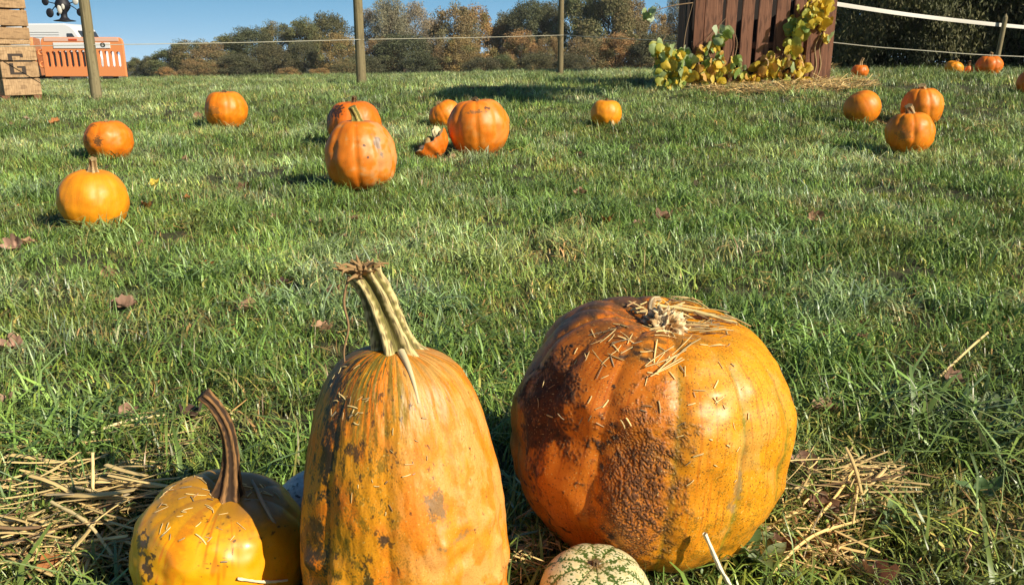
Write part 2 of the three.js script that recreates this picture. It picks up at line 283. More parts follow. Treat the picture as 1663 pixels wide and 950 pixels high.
// big dirty pumpkin
const big = thing('pumpkin', 'huge dirt-caked orange pumpkin with straw on top, biggest in the foreground', 'pumpkin', onGround(0.160, -0.973));
const BIG = { R: 0.1735, H: 0.303, fit: 1, ribs: 13, depth: 0.03, dip: 0.1, seed: 21, lump: 0.045, wob: 0.8, nu: 260, nv: 160 };
{
  const grit = (x, y, z) => { const w = 0.5 + 0.5 * n3(x * 5 + 3, y * 5, z * 5), a = 1 - Math.abs(n3(x * 30 + 5, y * 30, z * 30)), b = 1 - Math.abs(n3(x * 52, y * 52 + 7, z * 52)); return 0.55 * lerp(a, b, w) + 0.3 * Math.max(0, n3(x * 44, y * 44, z * 44)) + 0.25 * fb3(x * 12, y * 12, z * 12, 3) + 0.12; };
  const fields = (u, v) => {
    const [x, y, z] = sph(u, v), n = fb3(x * 2.6 + 3, y * 2.6, z * 2.6, 5), f = fb3(x * 9, y * 9 + 3, z * 9, 4);
    const du = (u - 0.462) / 0.062, dv = (v - 0.50) / 0.26, warty = sst(0.1, 0.9, 1.1 - Math.sqrt(du * du + dv * dv) + 0.6 * f);
    const el = (u - 0.335) / 0.085, ev = (v - 0.60) / 0.30, dirt = sst(0.25, 0.85, 0.95 - Math.sqrt(el * el + ev * ev) + 0.55 * n + 0.45 * f + 0.22 * n3(x * 30, y * 30, z * 30));
    return { x, y, z, n, f, warty, dirt, g: grit(x, y, z) };
  };
  const th0 = (u) => { const ti = (u - 0.5) * 2 * Math.PI, wob = 0.5 * Math.sin(ti * 2 + 21) * 0.8 + 0.3 * Math.sin(ti * 3 + 21 * 2.3) * 0.8; return Math.pow(1 - Math.abs(Math.sin((13 * ti + wob * 1.4) / 2)), 7); };
  const map = dataTex(2048, 1024, (u, v) => {
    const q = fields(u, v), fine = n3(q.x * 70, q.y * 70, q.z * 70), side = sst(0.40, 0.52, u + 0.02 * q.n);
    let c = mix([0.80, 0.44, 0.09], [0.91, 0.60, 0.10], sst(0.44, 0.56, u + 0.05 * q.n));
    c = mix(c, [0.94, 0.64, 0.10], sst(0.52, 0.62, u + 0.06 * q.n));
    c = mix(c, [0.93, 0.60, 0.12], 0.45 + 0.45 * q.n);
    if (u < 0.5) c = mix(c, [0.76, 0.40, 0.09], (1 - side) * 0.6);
    const green = side * sst(-0.05, 0.45, 0.6 * q.f + 0.35 * fine + 0.25 * sst(0.75, 0.2, v) - 0.1); c = mix(c, [0.56, 0.43, 0.07], green * 0.7);
    c = mix(c, [0.52, 0.50, 0.13], th0(u) * sst(0.46, 0.52, u) * sst(0.9, 0.7, v) * (0.8 + 0.4 * q.f));
    const pale = sst(0.2, 0.6, q.n + 0.5 * Math.exp(-(((u - 0.585) / 0.05) ** 2) - (((v - 0.6) / 0.12) ** 2))); c = mix(c, [0.86, 0.68, 0.42], pale * 0.45 * side);
    const streak = n3(Math.sin(u * 6.283) * 30, q.y * 1.6, Math.cos(u * 6.283) * 30); c = mix(c, [c[0] * 0.85, c[1] * 0.72, c[2] * 0.6], sst(0.2, 0.8, streak) * 0.5);
    // earth: rough crust and smears
    c = mix(c, mix([0.27, 0.16, 0.10], [0.74, 0.43, 0.12], sst(0.30, 0.56, 0.9 - q.g)), q.warty * 0.78);
    c = mix(c, mix([0.14, 0.09, 0.07], [0.42, 0.24, 0.12], 0.5 + 0.8 * q.f + 0.3 * fine), q.dirt * 0.92);
    c = mix(c, [0.2, 0.14, 0.11], 0.85 * sst(0.5, 0.8, q.f + 0.5 * q.n + 0.42 * sst(0.5, 0.42, u) - 0.25));
    const mud = (cu, cv, ru, rv) => { const a = (u - cu) / ru, b = (v - cv) / rv; return sst(0.3, 0.6, 1 - Math.sqrt(a * a + b * b) + 0.8 * q.f); };
    c = mix(c, [0.55, 0.42, 0.32], mud(0.60, 0.27, 0.022, 0.05) * 0.9); c = mix(c, [0.6, 0.48, 0.36], mud(0.575, 0.5, 0.012, 0.06) * 0.6);
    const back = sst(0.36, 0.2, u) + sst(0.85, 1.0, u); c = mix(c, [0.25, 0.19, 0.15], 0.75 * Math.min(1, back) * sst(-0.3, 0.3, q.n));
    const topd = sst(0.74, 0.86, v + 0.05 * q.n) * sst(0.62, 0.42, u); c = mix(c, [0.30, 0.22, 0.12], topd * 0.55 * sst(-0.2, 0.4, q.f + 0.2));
    const fl = n3(q.x * 40 + 9, q.y * 40, q.z * 40); c = mix(c, [0.88, 0.78, 0.55], 0.7 * sst(0.8, 0.86, fl)); c = mix(c, [0.26, 0.16, 0.09], 0.8 * sst(0.74, 0.85, -fl));
    c = mix(c, [c[0] * 0.86, c[1] * 0.8, c[2] * 0.75], sst(0.25, 0.8, fine) * 0.5);
    { const a = n3(q.x * 9 + 30, q.y * 9, q.z * 9), scr = Math.abs(n3(q.x * 6 + a * 0.4, q.y * 16, q.z * 6 + 3)); c = mix(c, [0.93, 0.76, 0.5], 0.35 * sst(0.03, 0.0, scr) * sst(0.1, 0.6, a)); }
    c = mix(c, [0.2, 0.12, 0.08], sst(0.975, 0.995, v));
    return c;
  });
  const bump = dataTex(1024, 512, (u, v) => { const q = fields(u, v), h = 0.3 + q.warty * 0.6 * sst(0.3, 0.8, q.g) + q.dirt * (0.25 + 0.3 * q.f) + 0.05 * q.f; return [h, h, h]; }, false);
  const rough = dataTex(512, 256, (u, v) => { const q = fields(u, v), r = 0.45 + 0.5 * Math.max(q.warty * 0.7, q.dirt) + 0.1 * q.f; return [r, r, 0]; }, false);
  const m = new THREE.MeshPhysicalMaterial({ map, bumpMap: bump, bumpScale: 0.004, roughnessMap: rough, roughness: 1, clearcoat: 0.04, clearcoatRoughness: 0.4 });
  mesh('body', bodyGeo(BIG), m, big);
  tiltTo(big, 0.07, 0.05);
  // knobbly broken stem
  const stem = [], r = rng(77), y0 = 0.268;
  const knob = mergeVertices(new THREE.IcosahedronGeometry(0.022, 12).deleteAttribute('normal').deleteAttribute('uv')), kq = knob.attributes.position, ku = [];
  for (let i = 0; i < kq.count; i++) {
    const x = kq.getX(i) / 0.022, y = kq.getY(i) / 0.022, z = kq.getZ(i) / 0.022, a = 1 - Math.abs(n3(x * 1.6 + 2, y * 1.6, z * 1.6)), k = 0.72 + 0.55 * a * a - 0.4 * Math.max(0, n3(x * 2.3, y * 2.3 + 5, z * 2.3)) + 0.12 * n3(x * 6, y * 6, z * 6);
    kq.setXYZ(i, x * 0.024 * k + 0.004, y0 + 0.022 + y * 0.022 * k, z * 0.022 * k + 0.006); ku.push(Math.atan2(x, z) / 6.283 + 0.5, 0.5 + 0.5 * y);
  }
  knob.setAttribute('uv', new THREE.Float32BufferAttribute(ku, 2)); knob.computeVertexNormals(); stem.push(knob);
  for (let i = 0; i < 6; i++) { const a = i / 6 * 6.28 + r(), k = 0.024 + 0.012 * r(); stem.push(stemGeo([V(0.01 * Math.cos(a), y0 + 0.016, 0.01 * Math.sin(a)), V(k * 0.9 * Math.cos(a) + 0.004, y0 + 0.012 + 0.014 * r(), k * 0.9 * Math.sin(a) + 0.006), V(k * 1.35 * Math.cos(a + 0.3), y0 + 0.002 + 0.014 * r(), k * 1.35 * Math.sin(a + 0.3))], 0.0075, 0.0035, 3, 1.3, i, 0.3, 10)); }
  stem.push(stemGeo([V(-0.004, y0 + 0.03, -0.004), V(-0.012, y0 + 0.040, -0.008), V(-0.010, y0 + 0.050, -0.012), V(-0.002, y0 + 0.050, -0.016)], 0.0055, 0.003, 3, 1.2, 3, 0.3, 12));
  mesh('stem', mergeGeometries(stem), stemMat([0.95, 0.86, 0.68], [0.76, 0.62, 0.42], 4, 5), big);
}
// tall squash
const SQP = [[0, 0.322], [0.02, 0.323], [0.042, 0.316], [0.062, 0.301], [0.0795, 0.27], [0.0905, 0.23], [0.099, 0.19], [0.1045, 0.15], [0.108, 0.11], [0.108, 0.075], [0.102, 0.042], [0.092, 0.018], [0.066, 0.003], [0.03, 0.001], [0, 0.004]];
const sqCurve = new THREE.CatmullRomCurve3(SQP.map(([a, b]) => V(a, b, 0)), false, 'centripetal');
const squash = thing('squash', 'tall oblong orange squash with green-streaked shoulders and thick ridged stem', 'squash', onGround(-0.111, -0.778));
{
  const wr = rng(5), W = []; for (let i = 0; i < 60; i++) { const right = i < 36; W.push([right ? 0.52 + 0.24 * wr() : 0.36 + 0.2 * wr(), 0.14 + 0.42 * wr(), 0.008 + 0.010 * wr(), (right ? 0.0022 : 0.0026) + 0.003 * wr()]); }
  W.push([0.415, 0.44, 0.012, 0.007], [0.485, 0.33, 0.014, 0.009], [0.49, 0.29, 0.012, 0.008], [0.47, 0.36, 0.01, 0.006]);
  const warts = (u, v, s) => { let h = 0; for (const [cu, cv, r, a] of W) { const du = (u - cu) * 0.69, dv = (v - cv) * 0.62, q = (du * du + dv * dv) / (r * r); if (q < 6) h += a * Math.exp(-q); } const th = (u - 0.5) * 6.283; return h + 0.0006 * n3(Math.sin(th) * 9, v * 16, Math.cos(th) * 9); };
  const NVs = 200; const g = bodyGeo({ R: 0.107, H: 0.32, nu: 280, nv: NVs, ribs: 9, depth: 0.035, seed: 31, lump: 0.02, wob: 0.7, prof: (j) => { const p = sqCurve.getPointAt(j); return [Math.max(0, p.x), p.y]; }, warts });
  const map = dataTex(1024, 1024, (u, v) => {
    const th = (u - 0.5) * 6.283, x = Math.sin(th), z = Math.cos(th), y = v * 3.2;
    const n = fb3(x * 1.6 + 2, y * 1.3, z * 1.6, 5), f = fb3(x * 6, y * 6 + 3, z * 6, 4), fine = n3(x * 50, y * 40, z * 50), st = n3(x * 20, y * 1.5, z * 20);
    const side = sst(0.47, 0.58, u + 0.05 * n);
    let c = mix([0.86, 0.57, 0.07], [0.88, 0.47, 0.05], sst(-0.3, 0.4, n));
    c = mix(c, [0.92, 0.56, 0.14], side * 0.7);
    // chalky bloom on the right, with rubbed patches
    const bl = side * sst(-0.25, 0.25, fb3(x * 2.4 + 9, y * 2.0, z * 2.4, 5) + 0.15 * sst(0.4, 0.75, v)); c = mix(c, [0.90, 0.66, 0.38], bl * 0.75);
    c = mix(c, [0.92, 0.52, 0.12], side * sst(0.15, 0.35, fb3(x * 3 + 5, y * 2.6 + 8, z * 3, 5)) * 0.75);
    // green shoulders and mottling
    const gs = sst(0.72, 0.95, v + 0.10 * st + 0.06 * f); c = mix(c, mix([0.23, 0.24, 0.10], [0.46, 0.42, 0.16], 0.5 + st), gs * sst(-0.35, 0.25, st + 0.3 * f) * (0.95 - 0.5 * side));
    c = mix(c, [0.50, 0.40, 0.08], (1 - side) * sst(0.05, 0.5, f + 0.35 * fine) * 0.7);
    c = mix(c, [c[0] * 0.82, c[1] * 0.75, c[2] * 0.6], sst(0.3, 0.8, fine) * 0.45);
    // earth
    const sp = (cu, cv, ru, rv, k = 0.6) => { const a = (u - cu) / ru, b = (v - cv) / rv; return sst(0.25, 0.75, 1 - Math.sqrt(a * a + b * b) + k * f + 0.25 * fine); };
    const earth = [0.33, 0.23, 0.14];
    c = mix(c, [0.58, 0.44, 0.27], sp(0.575, 0.615, 0.028, 0.055) * 0.95); c = mix(c, [0.62, 0.49, 0.32], sp(0.60, 0.53, 0.045, 0.018, 0.9) * 0.8);
    c = mix(c, earth, sp(0.495, 0.555, 0.014, 0.02) * 0.95); c = mix(c, earth, sp(0.45, 0.73, 0.03, 0.028, 1) * 0.85);
    c = mix(c, [0.15, 0.14, 0.10], sp(0.355, 0.86, 0.07, 0.09, 1) * 0.85); c = mix(c, [0.16, 0.12, 0.08], sp(0.385, 0.72, 0.045, 0.13, 1) * 0.9); c = mix(c, [0.22, 0.17, 0.11], sp(0.36, 0.52, 0.05, 0.12, 1.1) * 0.85); c = mix(c, [0.26, 0.18, 0.08], sp(0.43, 0.36, 0.03, 0.09, 1.2) * 0.75); c = mix(c, [0.24, 0.20, 0.08], sp(0.47, 0.47, 0.012, 0.06, 1.2) * 0.8);
    c = mix(c, [0.28, 0.19, 0.1], 0.7 * sst(0.45, 0.7, fb3(x * 8 + 7, y * 7, z * 8, 4) + 0.15 * fine + (side < 0.5 ? 0.14 : -0.04)));
    c = mix(c, [0.85, 0.74, 0.5], 0.6 * sst(0.8, 0.87, n3(x * 30, y * 24, z * 30 + 5)));
    { const a = n3(x * 7 + 3, y * 6, z * 7), scr = Math.abs(n3(x * 10 + 0.5 * a, y * 5 + 9, z * 10)); c = mix(c, [0.70, 0.52, 0.28], 0.45 * sst(0.03, 0, scr) * sst(0.15, 0.5, a)); const pore = n3(x * 85, y * 70, z * 85); c = mix(c, [c[0] * 0.75, c[1] * 0.68, c[2] * 0.55], 0.5 * sst(0.45, 0.8, pore)); }
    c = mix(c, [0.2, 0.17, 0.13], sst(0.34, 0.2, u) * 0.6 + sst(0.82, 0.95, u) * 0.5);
    return c;
  });
  const bump = dataTex(512, 512, (u, v) => { const th = (u - 0.5) * 6.283, x = Math.sin(th), z = Math.cos(th), h = 0.5 + 0.5 * fb3(x * 14, v * 12, z * 14, 4) + 0.2 * n3(x * 60, v * 60, z * 60); return [h, h, h]; }, false);
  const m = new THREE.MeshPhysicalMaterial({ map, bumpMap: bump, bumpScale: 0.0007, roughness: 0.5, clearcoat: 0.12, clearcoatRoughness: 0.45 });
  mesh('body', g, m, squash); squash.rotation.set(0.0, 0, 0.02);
  const sm = stemMat([0.84, 0.76, 0.52], [0.45, 0.42, 0.20], 6, 8);
  mesh('stem', stemGeo([V(0.004, 0.302, 0), V(0.0, 0.326, 0.0), V(-0.006, 0.350, -0.002), V(-0.015, 0.380, -0.004), V(-0.026, 0.402, -0.006)], 0.0155, 0.0118, 6, 2.3, 3, 0.6, 40), sm, squash);
  for (const [a, len, r] of [[0.42, 0.06, 0.003]]) {     // roots of the stalk running down the shoulders
    const pts = []; for (let i = 0; i < 5; i++) { const t = i / 4, j = 0.04 + 0.12 * t * len / 0.055, q = sqCurve.getPointAt(j); pts.push(V((q.x + 0.001) * Math.sin(a) + 0.002, q.y + 0.003 * (1 - t) - 0.002 * t, (q.x + 0.001) * Math.cos(a))); }
    mesh('stem_root', tube(pts, r * 1.3, 0.0012, 10, 7), std(0.66, 0.54, 0.30, 0.85), squash);
  }
  // frayed dry end of the stalk
  const r = rng(8), fr = [], P = V(-0.027, 0.404, -0.006);
  for (let i = 0; i < 46; i++) {
    const a = r() * 6.28, l = 0.005 + 0.008 * r(), up = r() * 1.6 - 0.5, w = 0.0014 + 0.003 * r(), b = V(P.x + 0.013 * Math.cos(a) * r(), P.y - 0.006 + 0.008 * r(), P.z + 0.013 * Math.sin(a) * r());
    const e = V(b.x + l * Math.cos(a), b.y + l * up * 0.5 + 0.004, b.z + l * Math.sin(a)), f = V(e.x + l * 0.5 * Math.cos(a + r() * 2 - 1), e.y - 0.008 * r() + 0.004, e.z + l * 0.5 * Math.sin(a + r() * 2 - 1));
    fr.push(tube([b, e, f], w, 0.0006, 6, 4));
  }
  mesh('stem_tip', mergeGeometries(fr), std(0.36, 0.22, 0.09, 0.9), squash);
  mesh('dry_tendril', tube([V(-0.038, 0.4, 0.004), V(-0.044, 0.375, 0.008), V(-0.041, 0.35, 0.01), V(-0.047, 0.325, 0.012), V(-0.046, 0.303, 0.012)], 0.0016, 0.0008, 20, 5), std(0.3, 0.18, 0.08, 0.9), squash);
}
// yellow pumpkin with a long stem
const yellow = thing('pumpkin', 'small glossy yellow pumpkin with a long curved brown stem, front left', 'pumpkin', onGround(-0.335, -0.815));
const YEL = { R: 0.0925, H: 0.156, ribs: 8, depth: 0.02, dip: 0.07, seed: 41, lump: 0.035, wob: 0.9, nu: 200, nv: 110 };
{
  const map = dataTex(1024, 512, (u, v) => {
    const [x, y, z] = sph(u, v), n = fb3(x * 2 + 4, y * 2, z * 2, 4), f = fb3(x * 8, y * 8 + 1, z * 8, 4), st = n3(Math.sin(u * 6.283) * 14, y * 1.2, Math.cos(u * 6.283) * 14);
    let c = mix([0.96, 0.67, 0.05], [0.93, 0.51, 0.04], sst(0.1, 0.6, 0.5 * n + 0.6 * st));
    c = mix(c, [0.94, 0.57, 0.04], sst(0.3, 0.7, 0.7 * Math.exp(-(((u - 0.452) / 0.022) ** 2)) + 0.4 * f) * sst(0.25, 0.4, v));
    c = mix(c, [0.97, 0.62, 0.04], sst(0.53, 0.6, u + 0.02 * n) * 0.8);
    c = mix(c, [0.90, 0.62, 0.05], 0.5 * sst(0.45, 0.38, u));
    const sp = (cu, cv, ru, rv, k = 0.8) => { const a = (u - cu) / ru, b = (v - cv) / rv; return sst(0.35, 0.6, 1 - Math.sqrt(a * a + b * b) + k * f); };
    const mud = [0.32, 0.24, 0.18];
    c = mix(c, mud, sp(0.36, 0.62, 0.035, 0.07) * 0.9); c = mix(c, [0.3, 0.2, 0.1], sp(0.40, 0.56, 0.022, 0.10, 1) * 0.9); c = mix(c, [0.35, 0.22, 0.1], sp(0.425, 0.44, 0.025, 0.09, 1) * 0.9); c = mix(c, [0.5, 0.42, 0.1], sp(0.49, 0.38, 0.03, 0.05, 1) * 0.6);
    const dust = sst(0.70, 0.88, v + 0.08 * f) * (u > 0.5 ? 1 : 0.55); c = mix(c, [0.50, 0.38, 0.22], dust * (u < 0.47 ? 0.85 : 0.55));
    c = mix(c, [0.55, 0.43, 0.25], sst(0.55, 0.7, u) * sst(0.55, 0.85, v) * 0.35);
    c = mix(c, [0.28, 0.2, 0.12], 0.7 * sst(0.42, 0.62, 0.7 * f + 0.3 * n + 0.12 * sst(0.6, 0.8, v)));
    c = mix(c, [0.45, 0.34, 0.08], 0.5 * sst(0.8, 0.9, n3(x * 50, y * 34, z * 50)));
    return c;
  });
  const m = new THREE.MeshPhysicalMaterial({ map, roughness: 0.38, clearcoat: 0.22, clearcoatRoughness: 0.22 });
  mesh('body', bodyGeo(YEL), m, yellow); tiltTo(yellow, 0.17, 0.02);
  mesh('stem', stemGeo([V(0, 0.143, 0), V(0.001, 0.165, 0), V(0.0, 0.195, 0.0), V(-0.007, 0.228, 0.002), V(-0.021, 0.252, 0.004), V(-0.032, 0.263, 0.006)], 0.0076, 0.0064, 6, 2.3, 4, 0.3, 40), stemMat([0.60, 0.44, 0.26], [0.22, 0.15, 0.09], 6, 4), yellow);
}
// striped white gourd
const gourd = thing('gourd', 'small cream gourd with green stripes in front of the huge pumpkin', 'gourd', onGround(0.09, -0.775));
{
  const map = dataTex(1024, 512, (u, v) => {
    const [x, y, z] = sph(u, v), f = fb3(x * 5, y * 5 + 1, z * 5, 4), g = fb3(x * 14, y * 14, z * 14, 3), k = 10, w = u + 0.012 * f, ph = w * k - Math.floor(w * k);
    let c = mix([0.86, 0.80, 0.58], [0.90, 0.86, 0.70], 0.5 + f);
    const d = Math.abs(ph - 0.5) * 2, main = sst(0.86, 0.97, d), bold = sst(0.4, 0.9, 1.15 - d * 0.3 + 0.5 * f - 2.2 * (1 - v) - 0.3);
    c = mix(c, [0.20, 0.30, 0.10], main * sst(0.3, 0.8, v) * 0.9 * sst(-0.5, 0.1, f + 0.3));
    const sp = sst(0.1, 0.32, g * 0.9 + 0.5 * f + 0.35 * sst(0.62, 0.95, v) - 0.16 + 0.12 * Math.cos(ph * 6.283)); c = mix(c, [0.26, 0.36, 0.12], sp * sst(0.4, 0.62, v) * 0.9);
    c = mix(c, [0.62, 0.42, 0.24], sst(0.44, 0.30, u + 0.03 * f) * sst(0.7, 0.4, v) * 0.6);
    c = mix(c, [0.5, 0.38, 0.22], Math.exp(-(((1 - v) / 0.035) ** 2)));
    return c;
  });
  mesh('body', bodyGeo({ R: 0.059, H: 0.092, ribs: 10, depth: 0.03, dip: 0.06, seed: 51, lump: 0.02, wob: 0.3, nu: 140, nv: 80 }), new THREE.MeshPhysicalMaterial({ map, roughness: 0.42, clearcoat: 0.2, clearcoatRoughness: 0.3 }), gourd);
  gourd.rotation.set(0.1, 0, 0.02);
  mesh('stem', stemGeo([V(0, 0.083, 0), V(0, 0.087, 0), V(0.001, 0.091, 0)], 0.0035, 0.003, 5, 1.8, 6, 0.3, 8), brownStem, gourd);
}
// grey gourd behind
const grey = thing('gourd', 'pale grey gourd half hidden between the yellow pumpkin and the tall squash', 'gourd', onGround(-0.247, -0.945));
{
  const map = dataTex(512, 256, (u, v) => { const [x, y, z] = sph(u, v), f = fb3(x * 6, y * 6, z * 6, 4); let c = mix([0.78, 0.80, 0.78], [0.64, 0.66, 0.64], 0.5 + f); c = mix(c, [0.2, 0.18, 0.15], 0.75 * sst(0.42, 0.6, 0.7 * f + 0.5 * n3(x * 2, y * 2, z * 2))); return c; });
  mesh('body', bodyGeo({ R: 0.053, H: 0.096, ribs: 9, depth: 0.02, dip: 0.05, seed: 61, lump: 0.03, nu: 100, nv: 60 }), skin(map, 0.4), grey);
  mesh('stem', stemGeo([V(0, 0.087, 0), V(0, 0.094, 0), V(0.003, 0.099, 0)], 0.005, 0.004, 5, 1.6, 6, 0.3, 8), brownStem, grey);
}
field.push([0.160, -0.973, 0.12], [-0.114, -0.778, 0.09], [-0.338, -0.815, 0.075], [0.09, -0.775, 0.045], [-0.24, -0.932, 0.035]);

// ---------------------------------------------------------------- wood
function woodMap(a, b, seed, dirt = 0.3) {
  return dataTex(128, 256, (u, v) => {
    const g = n2(u * 14 + seed, v * 1.2), f = n2(u * 55 + seed * 3, v * 3), k = fb2(u * 2 + seed, v * 3, 3), s = n2(u * 8, v * 30 + seed);
    let c = mix(a, b, 0.5 + 0.35 * g + 0.25 * f);
    c = mix(c, [c[0] * 0.6, c[1] * 0.57, c[2] * 0.55], dirt * sst(0, 0.5, k));
    return mix(c, [c[0] * 0.75, c[1] * 0.72, c[2] * 0.7], 0.4 * sst(0.5, 0.9, s));
  });
}
const woods = (a, b, s, rough = 0.85, dirt = 0.3) => [0, 1, 2].map((i) => new THREE.MeshStandardMaterial({ map: woodMap(mix(a, [a[0] * 0.88, a[1] * 0.85, a[2] * 0.82], i * 0.5), b, s + i * 3.7, dirt), roughness: rough }));
const crateWood = woods([0.80, 0.67, 0.50], [0.62, 0.50, 0.36], 3, 0.9, 0.4), brownWood = woods([0.62, 0.44, 0.33], [0.40, 0.25, 0.17], 21, 0.85, 0.6), postWood = woods([0.60, 0.55, 0.41], [0.46, 0.42, 0.29], 33);
const pick = (arr, r) => arr[Math.floor(r() * arr.length) % arr.length];
const bevelBox = (w, h, d, r = 0.006) => new RoundedBoxGeometry(w, h, d, 1, Math.min(r, w / 3, h / 3, d / 3));

// ---------------------------------------------------------------- fence: posts, cord, tape, stake
const knots = [];
function post(px, py, wpx, top, label, cordPy, far) {
  const p = far ? posAt(px, py, far) : at(px, py); p.y = ground(p.x, p.z); const r = wpx / 2 * pxm(p), t = thing('fence_post', label, 'fence post', V(p.x, p.y - 0.05, p.z), 'round wooden fence posts carrying the thin cord'), seed = px;
  const g = new THREE.CylinderGeometry(r * 0.96, r * 1.06, top, 18, 14), q = g.attributes.position;
  for (let i = 0; i < q.count; i++) { const a = Math.atan2(q.getZ(i), q.getX(i)), k = 1 + 0.05 * n3(Math.cos(a) * 1.5 + seed, q.getY(i) * 1.2, Math.sin(a) * 1.5); q.setX(i, q.getX(i) * k); q.setZ(i, q.getZ(i) * k); }
  g.translate(0, top / 2, 0); g.computeVertexNormals();
  mesh('pole', g, postWood[knots.length % 3], t);
  const c = posAt(px, cordPy, -p.z); 
  const ins = new THREE.TorusGeometry(0.022, 0.008, 6, 12); ins.rotateY(0.6).translate(c.x - p.x + r * 1.12, c.y - p.y + 0.05, 0.01); mesh('insulator', mergeGeometries([ins, new THREE.CylinderGeometry(0.006, 0.006, 0.05, 6).rotateZ(Math.PI / 2).translate(c.x - p.x + r * 0.95, c.y - p.y + 0.05, 0).toNonIndexed()].map((x) => x.index ? x.toNonIndexed() : x)), std(0.02, 0.025, 0.015, 0.5), t);
  knots.push(V(p.x + r * 1.05, c.y, p.z + 0.02)); field.push([p.x, p.z, r]);
  return t;
}
post(157, 166, 16, 1.9, 'round weathered fence post beside the crates and orange barrier', 73);
post(587, 141, 15, 1.8, 'round weathered fence post in the middle, in front of the treeline', 64);
post(910, 116, 9, 1.9, 'thinner looking distant fence post left of the wooden shelter', 57, 17);
const SD = -at(1235, 137).z;           // how far the shelter stands
{
  const run = [posAt(-120, 75, -knots[0].z - 0.3), ...knots, posAt(1125, 68, SD + 0.3), posAt(1345, 68, SD + 0.4), posAt(1500, 82, SD + 0.5), posAt(1663, 92, SD + 0.9), posAt(1900, 100, SD + 1.3)];
  const parts = []; for (let i = 0; i + 1 < run.length; i++) { const a = run[i], b = run[i + 1], m = a.clone().lerp(b, 0.5); m.y -= 0.008; parts.push(tube([a, m, b], 0.0055, 0.0055, 10, 5)); }
  tag(mesh('thin_rope', mergeGeometries(parts), std(0.42, 0.40, 0.3, 0.8), scene), 'thin pale fence cord running from post to post across the field', 'cord');
  const A = posAt(1338, 3, SD + 0.1), B = posAt(1622, 40, SD + 1.4), C = posAt(1760, 52, SD + 1.7), pos = [], idx = [], N = 40, hw = 0.022;
  const cv = new THREE.CatmullRomCurve3([A, posAt(1480, 24, SD + 0.75), B, C]);
  for (let i = 0; i <= N; i++) { const p = cv.getPointAt(i / N), w = 0.15 * Math.sin(i * 0.35), th = 0.0015; for (const [sy, sz] of [[-1, -1], [1, -1], [1, 1], [-1, 1]]) pos.push(p.x, p.y + sy * hw * Math.cos(w), p.z + sy * hw * Math.sin(w) + sz * th); }
  for (let i = 0; i < N; i++) for (let k = 0; k < 4; k++) { const a = i * 4 + k, b = i * 4 + (k + 1) % 4; idx.push(a, b, a + 4, b, b + 4, a + 4); }
  tag(mesh('fence_tape', triGeo(pos, null, idx).toNonIndexed(), std(0.66, 0.63, 0.55, 0.6), scene), 'wide white fence tape stretched from the wooden shelter past the thin stake', 'tape');
  const sb = posAt(1617, 112, SD + 1.35), gy = ground(sb.x, sb.z), top = posAt(1621, 28, SD + 1.35).y, hgt = top - gy;
  const st = thing('fence_stake', 'thin pale wooden stake holding the tape, behind the distant pumpkins', 'stake', V(sb.x, gy, sb.z)), r = 0.028;
  mesh('shaft', new THREE.CylinderGeometry(r, r * 1.1, hgt, 10).translate(0, hgt / 2, 0), postWood[0], st); mesh('point', new THREE.ConeGeometry(r * 1.02, 0.05, 10).translate(0, hgt + 0.025, 0), postWood[1], st);
  st.rotation.z = -0.05;
}

